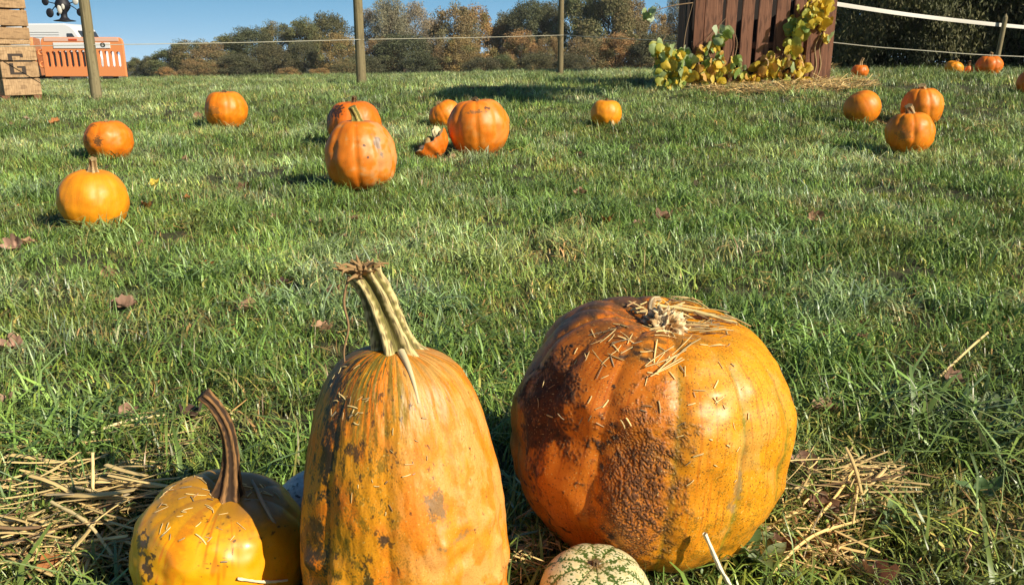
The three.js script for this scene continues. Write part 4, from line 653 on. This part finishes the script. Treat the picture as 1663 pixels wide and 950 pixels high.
{
  const over = (px, py, up) => { const p = at(px, py); p.y += up; return p; };
  const S = (t, px, py, w) => { const h = onSkin(t, px, py); return h.p.addScaledVector(h.n, w); };
  stalk('straw_stalk', [S(bigBody, 1066, 503, 0.006), S(bigBody, 1120, 515, 0.010), S(bigBody, 1196, 530, 0.004)], 0.0032, 0.0028, [0.78, 0.60, 0.26], 'thick golden straw lying behind the stem of the huge pumpkin');
  stalk('straw_stalk', [S(yelBody, 408, 785, 0.004), S(yelBody, 440, 850, 0.004), over(470, 925, 0.05), over(492, 960, 0.03)], 0.0024, 0.003, [0.36, 0.26, 0.16], 'grey brown straw stalk leaning over the right side of the yellow pumpkin');
  stalk('straw_stalk', [S(yelBody, 385, 938, 0.003), S(yelBody, 430, 944, 0.004), S(yelBody, 462, 940, 0.004)], 0.0022, 0.002, [0.75, 0.62, 0.36], 'pale straw lying level against the front of the yellow pumpkin');
  stalk('straw_stalk', [over(1205, 1010, 0.02), over(1165, 1010, 0.065), over(1135, 1010, 0.11)], 0.003, 0.0034, [0.80, 0.70, 0.50], 'bright white straw stalk standing in front of the huge pumpkin');
  stalk('dry_seed_stalk', [over(1518, 628, 0.01), over(1545, 615, 0.03), over(1575, 600, 0.05), over(1598, 585, 0.06)], 0.0042, 0.0034, [0.62, 0.46, 0.20], 'knobbly pale dry stalk lying in the grass at far right', 'dry stalk');
  stalk('straw_stalk', [over(1245, 965, 0.02), over(1310, 910, 0.03), over(1400, 865, 0.02)], 0.003, 0.0026, [0.66, 0.46, 0.18], 'long golden stalk lying across the grass below right of the huge pumpkin');
  stalk('straw_stalk', [over(1300, 890, 0.015), over(1350, 845, 0.03), over(1385, 800, 0.04)], 0.0034, 0.003, [0.70, 0.48, 0.17], 'thick golden straw pointing away from the huge pumpkin into the heap');
  stalk('straw_stalk', [over(135, 735, 0.025), over(210, 712, 0.03), over(270, 692, 0.02)], 0.0042, 0.003, [0.72, 0.58, 0.30], 'broad pale straw lying in sun above the yellow pumpkin');
  stalk('straw_stalk', [over(-10, 775, 0.02), over(60, 735, 0.02), over(130, 700, 0.012)], 0.003, 0.0025, [0.55, 0.42, 0.22], 'long straw stalk running in from the left edge');
  stalk('straw_stalk', [over(92, 872, 0.05), over(150, 905, 0.045), over(215, 965, 0.01)], 0.003, 0.003, [0.72, 0.56, 0.28], 'flat golden straw slanting down beside the yellow pumpkin');
  stalk('straw_stalk', [over(78, 826, 0.035), over(140, 838, 0.04), over(210, 850, 0.035)], 0.004, 0.0032, [0.68, 0.52, 0.27], 'broad straw lying level and pointing at the yellow pumpkin');
  stalk('straw_stalk', [over(150, 850, 0.01), over(158, 835, 0.05), over(163, 828, 0.085)], 0.0028, 0.003, [0.72, 0.53, 0.24], 'short straw standing upright left of the yellow pumpkin');
  stalk('straw_stalk', [over(835, 880, 0.03), over(862, 868, 0.035), over(885, 848, 0.03)], 0.0022, 0.002, [0.5, 0.35, 0.18], 'short brown straw crossing the gap between squash and huge pumpkin');
  stalk('twisted_stalk', Array.from({ length: 9 }, (_, i) => over(1562 + 4 * Math.cos(i * 2.2), 962, 0.005 + i * 0.009)), 0.0018, 0.0014, [0.6, 0.4, 0.2], 'curly dry stalk standing at the bottom right', 'dry stalk');
}

// ---------------------------------------------------------------- fallen leaves
function deadLeaf(seed) {
  const r = rng(seed), N = 22, pos = [0, 0, 0], idx = [], col = [];
  const curl = 0.9 + 1.2 * r(), tw = (r() - 0.5) * 1.2, pt = (t, a) => { const lob = 1 + 0.09 * Math.cos((5 + seed % 3) * a + seed) + 0.13 * n2(Math.cos(a) * 2.3, Math.sin(a) * 2.3 + seed); let x = Math.sin(a) * 0.42 * lob * t, z = Math.cos(a) * 0.6 * lob * t; const y = curl * (x * x * 1.6 + 0.35 * z * z) + tw * x * z + 0.13 * n2(x * 4.5 + seed, z * 4.5); return [x, y, z]; };
  col.push(1, 1, 1); const rings = [0.35, 0.7, 1];
  for (const t of rings) for (let i = 0; i < N; i++) { pos.push(...pt(t, i / N * 6.283)); const k = (i % 4 === 0 ? 0.7 : 1) * (0.8 + 0.4 * r()); col.push(k, k, k); }
  for (let i = 0; i < N; i++) { const j = (i + 1) % N; idx.push(0, 1 + i, 1 + j); for (let q = 0; q < 2; q++) { const a = 1 + q * N, b = a + N; idx.push(a + i, b + i, a + j, a + j, b + i, b + j); } }
  return triGeo(pos, col, idx);
}
const deadLeaves = [1, 2, 3, 4, 5].map(deadLeaf), dlm = (r, g, b) => new THREE.MeshPhysicalMaterial({ color: lin(r, g, b), roughness: 0.75, vertexColors: true, transmission: 0.12, thickness: 0, side: THREE.DoubleSide });
const deadMats = { tan: dlm(0.42, 0.24, 0.13), pink: dlm(0.46, 0.27, 0.18), brown: dlm(0.20, 0.10, 0.05), dark: dlm(0.09, 0.045, 0.03), yellow: dlm(0.70, 0.50, 0.05), orange: dlm(0.45, 0.17, 0.04) };
const leafR = rng(99);
function leaf(px, py, s, kind, label, group, lift = 0.012) {
  const p = at(px, py), i = Math.floor(leafR() * 5), o = mesh('fallen_leaf', deadLeaves[i], deadMats[kind], scene), m = pxm(p) * s * 1.0;
  o.position.copy(p); o.position.y += lift + 0.008 * leafR(); o.scale.setScalar(m); o.rotation.set((leafR() - 0.3) * 0.9, leafR() * 6.28, (leafR() - 0.5) * 0.9); tag(o, label, 'leaf', group); return o;
}
for (const [px, py, s, kind, label] of [
  [25, 412, 34, 'pink', 'large curled tan leaf at the left edge below the bright pumpkin'], [45, 404, 22, 'tan', 'pointed tan leaf standing beside the curled leaf at the left edge'], [20, 578, 40, 'pink', 'pinkish brown leaf cut by the left edge, halfway down'], [12, 676, 40, 'pink', 'pinkish leaf at the left edge above the straw'],
  [200, 510, 34, 'pink', 'pinkish crumpled leaf in long grass left of the tall squash'], [178, 458, 26, 'tan', 'tan leaf stuck upright in the grass above the crumpled pink leaf'], [405, 518, 34, 'tan', 'tan curled leaf left of the tall squash stem'], [525, 552, 28, 'tan', 'flat tan leaf just left of the tall squash stem foot'], [210, 688, 26, 'pink', 'round pink leaf in the straw above the yellow pumpkin'],
  [315, 692, 44, 'dark', 'dark brown rotting leaf behind the yellow pumpkin stem'], [1325, 566, 30, 'pink', 'pale pinkish curled leaf right of the huge pumpkin top'], [1338, 686, 36, 'tan', 'tan flat leaf in the grass right of the huge pumpkin'], [1302, 775, 44, 'pink', 'big pinkish leaf touching the right side of the huge pumpkin'], [1545, 636, 40, 'brown', 'brown leaf under the pale dry stalk at far right'],
  [1262, 915, 50, 'brown', 'brown curled leaf below the huge pumpkin on the right'], [1335, 850, 44, 'brown', 'brown leaf tucked in the straw heap on the right'], [238, 345, 26, 'orange', 'rust brown leaf standing right of the bright pumpkin'], [252, 306, 16, 'yellow', 'small bright yellow leaf right of the bright pumpkin'], [397, 313, 22, 'brown', 'brown leaf with a long stalk in the lawn left of the dusty pumpkin'],
  [89, 203, 14, 'orange', 'small orange brown leaf near the crates'], [88, 944, 34, 'orange', 'rust brown leaf in the straw at the bottom left'], [515, 374, 26, 'tan', 'tan leaf in the lawn below the dusty pumpkin'], [1420, 960, 60, 'pink', 'pinkish leaf at the bottom edge right of the huge pumpkin'], [1080, 362, 28, 'brown', 'brown curled leaf in the lawn above the huge pumpkin'], [985, 368, 26, 'orange', 'orange tan leaf in the lawn above the huge pumpkin on its left'], [1325, 366, 24, 'tan', 'tan leaf in the lawn above right of the huge pumpkin'], [942, 322, 20, 'tan', 'tan leaf farther out in the lawn, left of two orange leaves'], [736, 262, 12, 'tan', 'tan leaf scrap in front of the broken pumpkin'],
]) leaf(px, py, s, kind, label);
{ const r = rng(31), said = new Set(), G = 'small brown leaves scattered over the open lawn'; for (let i = 0; i < 70; i++) { const py = 190 + 420 * r(); const px = 1680 * r(), kd = pick(['tan', 'pink', 'brown', 'dark', 'brown', 'orange'], r), c6 = Math.floor(px / 280), size = 8 + 10 * r() * (py / 400), words = `small curled ${({ tan: 'tan', pink: 'pinkish', brown: 'brown', dark: 'blackish brown', orange: 'rust orange' })[kd]} leaf in the ${py < 300 ? 'far' : py < 430 ? 'middle' : 'near'} lawn, ${['by the left side', 'left of the dusty pumpkin', 'around the dusty pumpkin', 'in the centre', 'right of centre', 'by the right side'][c6]}`; if (!said.has(words)) leaf(px, py, size, kd, words, G, 0.006); said.add(words); } }

// broad leaves of weeds
function lance(L, w, seed) { const n = 8, pos = [], idx = []; for (let i = 0; i <= n; i++) { const t = i / n, ww = w * Math.pow(Math.sin(Math.PI * Math.min(1, 0.08 + t * 0.92)), 0.8), y = L * (0.35 * t - 0.3 * t * t) + 0.004 * n2(t * 3, seed); pos.push(-ww, y + ww * 0.35, L * t, 0, y, L * t, ww, y + ww * 0.35, L * t); } for (let i = 0; i < n; i++) for (const k of [0, 1]) { const a = i * 3 + k; idx.push(a, a + 3, a + 1, a + 1, a + 3, a + 4); } return triGeo(pos, null, idx); }
const weedMats = [leafM(0.16, 0.26, 0.08), leafM(0.28, 0.36, 0.17), leafM(0.12, 0.22, 0.06)];
function weed(px, py, n, L, label, seed, mat) { const p = at(px, py), t = thing('broadleaf_weed', label, 'weed', p), r = rng(seed); for (let i = 0; i < n; i++) { const o = mesh('leaf', lance(L * (0.7 + 0.5 * r()), L * 0.2, seed + i), weedMats[mat ?? Math.floor(r() * 3)], t); o.rotation.set(-0.35 - 0.5 * r(), i / n * 6.28 + r(), 0, 'YXZ'); o.position.y = 0.008; } }
weed(1612, 690, 5, 0.07, 'weed with pale green lance leaves at far right', 3, 1); weed(1215, 925, 5, 0.065, 'broadleaf weed growing against the foot of the huge pumpkin', 4); weed(1650, 720, 4, 0.05, 'small weed at the right edge beside the pale weed', 5); weed(1240, 945, 3, 0.06, 'grey green leaf pair below the huge pumpkin', 6, 1); weed(758, 520, 5, 0.05, 'dark weed in the grass between squash and huge pumpkin', 7, 2); weed(1460, 880, 5, 0.05, 'low weed among the straw stalks at bottom right', 8, 0); weed(1590, 830, 5, 0.05, 'low weed in the long grass at bottom right', 9, 2);

// ---------------------------------------------------------------- trees
function crownGeo({ seed, w = 1, h = 1, n = 4000, clumps = 40, rc = 0.2, size = 0.03, bare = 0, low = 0, droop = 0, tones = [[1, 1, 1]] }) {
  const r = rng(seed), C = [], pos = [], col = [], idx = [];
  for (let i = 0; i < clumps; i++) { const a = r() * 6.283, y = low + (1 - low) * Math.pow(r(), 0.85), pr = Math.sqrt(Math.max(0, 1 - Math.pow((y - 0.42) / 0.6, 2))), k = 0.35 + 0.6 * Math.sqrt(r()); C.push([Math.cos(a) * pr * k * w / 2, y * h * 0.92, Math.sin(a) * pr * k * w / 2, rc * (0.55 + 0.8 * r()), tones[Math.floor(r() * tones.length)], 0.75 + 0.5 * r()]); }
  const d = new THREE.Vector3(), u = new THREE.Vector3(), v = new THREE.Vector3();
  for (let i = 0; i < n; i++) {
    const [cx, cy, cz, cr, t, tone] = C[Math.floor(r() * clumps)]; d.set(r() - 0.5, r() - 0.5, r() - 0.5).normalize(); const k = cr * Math.pow(r(), 0.4);
    const x = cx + d.x * k * 1.1, y = cy + d.y * k * 0.85, z = cz + d.z * k * 1.1; u.set(r() - 0.5, r() - 0.5 - droop, r() - 0.5).normalize(); v.set(r() - 0.5, r() - 0.5, r() - 0.5).cross(u).normalize();
    const s = size * (0.6 + 0.8 * r()), s2 = s * (droop ? 0.35 : bare ? 0.16 : 0.6), b = pos.length / 3, q = tone * (0.7 + 0.6 * r());
    for (const [e, f] of [[-0.5, 0], [0, 0.5], [0.5, 0.05], [0.05, -0.5]]) { pos.push(x + u.x * s * e + v.x * s2 * f, y + u.y * s * e + v.y * s2 * f, z + u.z * s * e + v.z * s2 * f); col.push(t[0] * q, t[1] * q, t[2] * q); }
    idx.push(b, b + 1, b + 2, b, b + 2, b + 3);
  }
  return triGeo(pos, col, idx);
}
function trunkGeo(seed, h, r0, limbs = 8, spread = 0.4) {
  const r = rng(seed), parts = [tube([V(0, -0.03, 0), V(0.015 * (r() - 0.5), h * 0.35, 0), V(0.05 * (r() - 0.5), h * 0.9, 0.03 * (r() - 0.5))], r0, r0 * 0.25, 8, 7)];
  for (let i = 0; i < limbs; i++) { const a = r() * 6.28, y = h * (0.2 + 0.55 * r()), L = spread * (0.5 + 0.6 * r()); parts.push(tube([V(0, y, 0), V(Math.cos(a) * L * 0.5, y + L * 0.35, Math.sin(a) * L * 0.5), V(Math.cos(a) * L, y + L * (0.6 + 0.5 * r()), Math.sin(a) * L)], r0 * 0.4, r0 * 0.08, 6, 5)); }
  return mergeGeometries(parts);
}
const bark = std(0.10, 0.075, 0.05, 0.95), leafMat = new THREE.MeshPhysicalMaterial({ vertexColors: true, roughness: 0.8, transmission: 0.2, thickness: 0, side: THREE.DoubleSide });
const tint = (r, g, b) => { const m = leafMat.clone(); m.color.setRGB(r, g, b); return m; };
const T1 = [[0.169, 0.182, 0.072], [0.221, 0.195, 0.085], [0.13, 0.156, 0.065]], T2 = [[0.325, 0.234, 0.111], [0.26, 0.202, 0.098], [0.195, 0.182, 0.085]], T3 = [[0.364, 0.305, 0.234], [0.299, 0.267, 0.195]], T4 = [[0.098, 0.111, 0.052], [0.13, 0.13, 0.062]], T5 = [[0.416, 0.273, 0.111], [0.338, 0.234, 0.104], [0.247, 0.221, 0.085]];
const treeKinds = {
  green: [crownGeo({ seed: 1, w: 0.9, n: 26000, clumps: 90, rc: 0.13, size: 0.023, tones: T1 }), trunkGeo(1, 0.8, 0.025)],
  dark: [crownGeo({ seed: 2, w: 1.0, n: 26000, clumps: 85, rc: 0.14, size: 0.023, tones: T4 }), trunkGeo(2, 0.8, 0.028)],
  brown: [crownGeo({ seed: 3, w: 0.95, n: 24000, clumps: 75, rc: 0.13, size: 0.023, tones: T2 }), trunkGeo(3, 0.85, 0.022)],
  bare: [crownGeo({ seed: 4, w: 0.8, n: 11000, clumps: 60, rc: 0.13, size: 0.045, bare: 1, low: 0.12, tones: T3 }), trunkGeo(4, 0.9, 0.02, 16, 0.34)],
  tan: [crownGeo({ seed: 5, w: 0.9, n: 22000, clumps: 75, rc: 0.13, size: 0.023, tones: T5 }), trunkGeo(5, 0.8, 0.02)],
};
const tints = [tint(1.05, 1, 0.85), tint(1.2, 1.08, 0.85), tint(0.95, 1, 0.8), tint(1.15, 1.0, 0.85)];
let treeCount = 0;
const treeG = 'autumn trees of the distant treeline';
function farTree(px, topPy, wpx, kind, dist, label) {
  const b = posAt(px, 120, dist), gy = ground(b.x, b.z) - 0.1, top = posAt(px, topPy, dist).y, h = (top - gy) * 1.14, t = thing(kind === 'bush' ? 'bush' : 'tree', label, 'tree', V(b.x, gy, b.z), treeG), [c, tr] = treeKinds[kind];
  const w = wpx * dist / F / 0.9; mesh('trunk', tr, bark, t); mesh('crown', c, tints[treeCount++ % 4], t); t.scale.set(w, h, w); t.rotation.y = px * 1.7;
}
for (const [px, top, w, kind, d, label] of [
  [222, 96, 26, 'green', 96, 'small thin green tree right of the orange barrier'], [246, 94, 30, 'dark', 95, 'low dark tree at the left end of the treeline'], [272, 84, 60, 'green', 92, 'low green tree second from the left end of the treeline'], [308, 71, 70, 'green', 92, 'green rounded tree rising towards the middle of the treeline, left part'], [340, 72, 60, 'brown', 86, 'brownish tree in front of the left part of the treeline'], [372, 62, 66, 'green', 90, 'olive tree left of the first tall dark tree'], [412, 52, 74, 'dark', 90, 'broad dark green tree above the round pumpkin on the left'], [452, 44, 62, 'green', 92, 'olive round tree left of the middle fence post, second of four'], [494, 38, 62, 'green', 90, 'olive tall tree left of the middle fence post, third of four'], [538, 31, 66, 'dark', 93, 'dark green tall tree just left of the middle fence post'], [552, 62, 70, 'tan', 80, 'tan leafed smaller tree in front, just left of the middle fence post'],
  [440, 78, 60, 'dark', 80, 'low dark tree in front, under the olive trees left of the post'], [495, 72, 46, 'dark', 82, 'low dark tree in front, left of the tan tree'], [602, 28, 60, 'bare', 94, 'nearly bare brown tree just right of the middle fence post'], [636, 9, 72, 'bare', 92, 'tall half bare greenish tree right of the middle fence post'], [640, 20, 40, 'green', 94, 'tall green tree among the bare ones right of the middle post'], [676, 18, 66, 'bare', 95, 'tall bare tree with sky showing through, second right of the middle post'], [704, 40, 50, 'bare', 96, 'thin bare tree in the gap of the treeline'], [656, 62, 90, 'dark', 82, 'broad low dark tree below the bare trees'], [620, 66, 56, 'brown', 84, 'brown low tree just right of the middle fence post'],
  [738, 18, 78, 'brown', 88, 'bushy brown green tree right of the gap in the treeline'], [772, 22, 70, 'tan', 90, 'golden brown tall tree in the middle of the treeline'], [748, 66, 70, 'tan', 76, 'low golden shrub tree under the bushy brown tree'], [720, 78, 40, 'brown', 76, 'low brown shrub tree in the gap'], [812, 44, 50, 'brown', 92, 'lower brown tree left of the far fence post'], [826, 30, 54, 'dark', 94, 'dark tree two to the left of the far fence post'], [858, 12, 74, 'dark', 90, 'tall dark green tree left of the far fence post'], [846, 58, 64, 'tan', 78, 'tan low tree left of the far fence post'], [892, 14, 60, 'dark', 92, 'dark tree directly left of the far fence post'], [890, 64, 50, 'brown', 78, 'low brown tree at the foot of the far fence post'],
  [940, -6, 84, 'green', 88, 'tallest olive tree right of the far fence post'], [985, -10, 90, 'green', 86, 'tall broad olive tree second right of the far fence post'], [1020, 4, 60, 'brown', 88, 'brown tree left of the gap of sky by the shelter'], [1058, 24, 60, 'brown', 90, 'brown tree below the gap of sky by the shelter'], [1096, 2, 50, 'bare', 92, 'bare tree touching the left corner of the shelter'], [1000, 62, 80, 'tan', 74, 'tan low tree below the tall broad olive tree'], [948, 66, 70, 'brown', 74, 'brown low tree below the tallest olive tree'], [1070, 62, 90, 'dark', 72, 'dark low tree left behind the creeper'], [1130, 10, 70, 'brown', 90, 'brown tree seen behind the shelter slats'],
  [268, 112, 34, 'tan', 70, 'low yellow bush at the foot of the treeline, far left'], [468, 112, 42, 'tan', 70, 'low yellow bush at the foot of the treeline, left of the middle post'], [520, 113, 40, 'tan', 70, 'low orange bush beside the yellow one, left of the middle post'], [815, 92, 50, 'green', 74, 'low green bush at the foot of the treeline, middle'], [785, 96, 60, 'dark', 72, 'low dark bush at the foot of the treeline, middle'], [385, 92, 70, 'dark', 78, 'low dark bush at the foot of the treeline, left'], [320, 98, 60, 'brown', 76, 'low brown bush at the foot of the treeline, left'], [690, 88, 70, 'dark', 76, 'dark bush below the gap in the treeline'], [930, 92, 60, 'dark', 70, 'dark bush right of the far fence post'], [590, 92, 60, 'dark', 78, 'dark bush directly behind the middle fence post'], [870, 90, 60, 'dark', 72, 'dark bush left of the far fence post'], [560, 98, 50, 'brown', 74, 'brown bush left behind the middle fence post'],
]) farTree(px, top, w, kind, d, label);

// dark evergreens on the right, standing close together
{
  const K1 = [[0.06, 0.065, 0.022], [0.09, 0.085, 0.03], [0.04, 0.046, 0.016]];
  const A = crownGeo({ seed: 21, w: 1, h: 1, low: 0.06, n: 120000, clumps: 190, rc: 0.09, size: 0.017, droop: 0.5, tones: K1 }), B = crownGeo({ seed: 22, w: 1, h: 1, low: 0.05, n: 120000, clumps: 180, rc: 0.095, size: 0.017, droop: 0.5, tones: K1 }), tr = trunkGeo(9, 0.9, 0.05, 10, 0.3);
  const list = [[7.3, -15.5, 5.2, 4.0, 'dark evergreen directly behind the right post of the shelter'], [9.0, -16.2, 7, 5, 'dark evergreen behind the small distant pumpkin with pale stem'], [11.2, -15.8, 8, 6, 'dark evergreen behind the thin stake'], [14, -15.2, 8, 6, 'dark evergreen at the right edge'], [8.4, -20, 8, 6, 'taller dark evergreen in the second row behind the shelter'], [11.5, -20.5, 9, 6.5, 'taller dark evergreen in the second row behind the stake'], [15, -19.5, 9, 6.5, 'taller dark evergreen in the second row at the right edge'], [17, -10.5, 9, 6, 'dark evergreen beyond the right edge of the photo, nearer of two'], [16.5, -15, 10, 6.5, 'dark evergreen beyond the right edge of the photo, farther of two'], [21, -8, 11, 7, 'tall dark evergreen far out beyond the right edge']];
  list.forEach(([x, z, h, w, label], i) => { const t = thing('evergreen_tree', label, 'tree', onGround(x, z, -0.1), 'dark evergreens along the right side'); mesh('trunk', tr, bark, t); mesh('crown', i % 2 ? A : B, i < 2 || i === 4 ? tint(1.35, 1.35, 1.1) : tint(0.55, 0.58, 0.55), t).position.y = -0.02; t.scale.set(w, h, w); t.rotation.y = i * 2.1; });
  // slim young tree out of frame on the right, its small crown shades a patch of the lawn
  const q = at(838, 150), tp = q.clone().addScaledVector(SUN, 9), p = onGround(tp.x, tp.z, -0.05), y = thing('young_tree', 'slim young tree standing right of the photo, shading a patch of lawn', 'tree', p);
  mesh('trunk', tube([V(0, 0, 0), V(0.02, 2, 0), V(0, tp.y - p.y, 0.02)], 0.022, 0.012, 10, 7), bark, y);
  mesh('crown', crownGeo({ seed: 31, w: 1.3, h: 1.1, n: 5200, clumps: 30, rc: 0.26, size: 0.14, tones: T1 }), tints[0], y).position.y = tp.y - p.y - 0.6;
}

// ---------------------------------------------------------------- grass
{
  const G = new THREE.Group(); G.name = 'grass'; scene.add(G); stuff(tag(G, 'mown green grass of the lawn with longer tufts', 'grass'));
  function tuft(seed, n, rad, hmin, hmax, lean, wid, dry) {
    const r = rng(seed), pos = [], col = [], idx = [];
    for (let i = 0; i < n; i++) {
      const a = r() * 6.283, q = rad * Math.sqrt(r()), bx = q * Math.cos(a), bz = q * Math.sin(a), H = hmin + (hmax - hmin) * Math.pow(r(), 1.5), la = r() * 6.283, ln = lean * (0.25 + r()), w = wid * (0.6 + 0.8 * r()), tx = -Math.sin(la + (r() - 0.5)), tz = Math.cos(la + (r() - 0.5)), b = pos.length / 3;
      const k = r(), isDry = r() < dry, v = 0.45 + 1.0 * r(), c = isDry ? [2.1 * v, 1.2 * v, 1.5 * v] : k < 0.25 ? [1.35 * v, 1.12 * v, 0.9 * v] : k < 0.4 ? [1.3 * v, 1.2 * v, 1.9 * v] : [v, v, v];
      const droop = r() * 0.5;
      for (let s = 0; s < 4; s++) { const t = s / 3, bend = Math.sin(Math.min(1.5, ln) * t), up = Math.cos(Math.min(1.5, ln) * t * 0.9), x = bx + Math.cos(la) * H * t * bend, z = bz + Math.sin(la) * H * t * bend, y = H * t * up - droop * H * t * t * t * bend, ww = w * (1 - t * 0.8); if (s < 3) { pos.push(x - tx * ww, y, z - tz * ww, x + tx * ww, y, z + tz * ww); col.push(...c, ...c); } else { pos.push(x, y, z); col.push(...c); } }
      idx.push(b, b + 1, b + 2, b + 1, b + 3, b + 2, b + 2, b + 3, b + 4, b + 3, b + 5, b + 4, b + 4, b + 5, b + 6);
    }
    return triGeo(pos, col, idx);
  }
  const mat = new THREE.MeshStandardMaterial({ vertexColors: true, roughness: 0.4, side: THREE.DoubleSide });
  const kinds = [['short_tuft', tuft(1, 44, 0.05, 0.02, 0.075, 1.3, 0.0017, 0.08)], ['short_tuft', tuft(2, 40, 0.05, 0.015, 0.06, 1.5, 0.0018, 0.14)], ['flat_tuft', tuft(3, 34, 0.055, 0.03, 0.10, 1.7, 0.0018, 0.10)], ['long_tuft', tuft(4, 26, 0.045, 0.05, 0.14, 1.4, 0.0021, 0.04)]];
  const lists = kinds.map(() => []), r = rng(2024), HALF = 0.70;
  const dens = (d) => d < 2.2 ? 720 : d < 4 ? 480 : d < 8 ? 230 : d < 14 ? 110 : 55, rings = [[0.35, 2.2], [2.2, 4], [4, 8], [8, 14], [14, 27]];
  for (const [d0, d1] of rings) {
    const wide = d1 <= 2.2 ? 1.25 : d1 <= 4 ? 0.98 : d1 <= 8 ? 0.82 : HALF, n = Math.floor(wide * (d1 * d1 - d0 * d0) * dens((d0 + d1) / 2));
    for (let i = 0; i < n; i++) {
      const d = Math.sqrt(d0 * d0 + r() * (d1 * d1 - d0 * d0)), a = (r() * 2 - 1) * wide, x = d * Math.sin(a), z = -d * Math.cos(a), k = r(), k2 = r(), k3 = r(), k4 = r(), k5 = r();
      if (field.some(([fx, fz, fr]) => (x - fx) ** 2 + (z - fz) ** 2 < (fr * 0.8) ** 2)) continue;
      const clump = fb2(x * 2.2, z * 2.2, 3), broad = fb2(x * 0.35 + 7, z * 0.35, 3), bare = fb2(x * 3.5 + 20, z * 3.5, 2);
      if (bare < -0.27 && k < 0.8) continue;
      const right = sst(0.4, 1.2, x) * sst(3, 1, d);
      const kind = clump + 0.25 * right > 0.28 ? (k < 0.5 ? 3 : 0) : k < 0.4 ? 0 : k < 0.72 ? 1 : 2;
      const far = d < 3 ? 1 : 1 + (d - 3) * 0.045, s = (0.75 + 0.5 * k2) * (1 + 0.45 * clump) * (d > 14 ? 0.8 : 1) * far * (d < 1.6 ? 1.05 : 1);
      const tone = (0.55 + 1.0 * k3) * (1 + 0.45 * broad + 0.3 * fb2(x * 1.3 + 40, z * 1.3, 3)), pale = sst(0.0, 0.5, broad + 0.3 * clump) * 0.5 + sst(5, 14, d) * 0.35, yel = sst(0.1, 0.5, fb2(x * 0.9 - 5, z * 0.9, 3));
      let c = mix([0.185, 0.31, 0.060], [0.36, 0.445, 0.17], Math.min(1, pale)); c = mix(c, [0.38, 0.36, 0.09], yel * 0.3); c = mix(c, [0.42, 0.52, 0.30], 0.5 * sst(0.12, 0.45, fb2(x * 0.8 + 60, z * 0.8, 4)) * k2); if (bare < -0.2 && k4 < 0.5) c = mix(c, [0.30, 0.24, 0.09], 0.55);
      lists[kind].push([x, z, k4 * 6.283, s, c.map((q) => q * tone), (k5 - 0.5) * 0.3]);
    }
  }
  const M = new THREE.Matrix4(), Q = new THREE.Quaternion(), E = new THREE.Euler(), C = new THREE.Color();
  lists.forEach((L, i) => {
    const im = new THREE.InstancedMesh(kinds[i][1], mat, L.length); im.name = kinds[i][0]; im.castShadow = im.receiveShadow = true; stuff(im);
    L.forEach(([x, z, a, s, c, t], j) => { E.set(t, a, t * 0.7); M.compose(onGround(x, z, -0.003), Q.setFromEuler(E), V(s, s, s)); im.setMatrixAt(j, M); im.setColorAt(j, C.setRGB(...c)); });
    G.add(im);
  });
  console.log('grass tufts', lists.map((l) => l.length).join(' '));
}
scene.fog = new THREE.FogExp2(lin(0.72, 0.74, 0.74), 0.0003);
renderer.render(scene, camera);
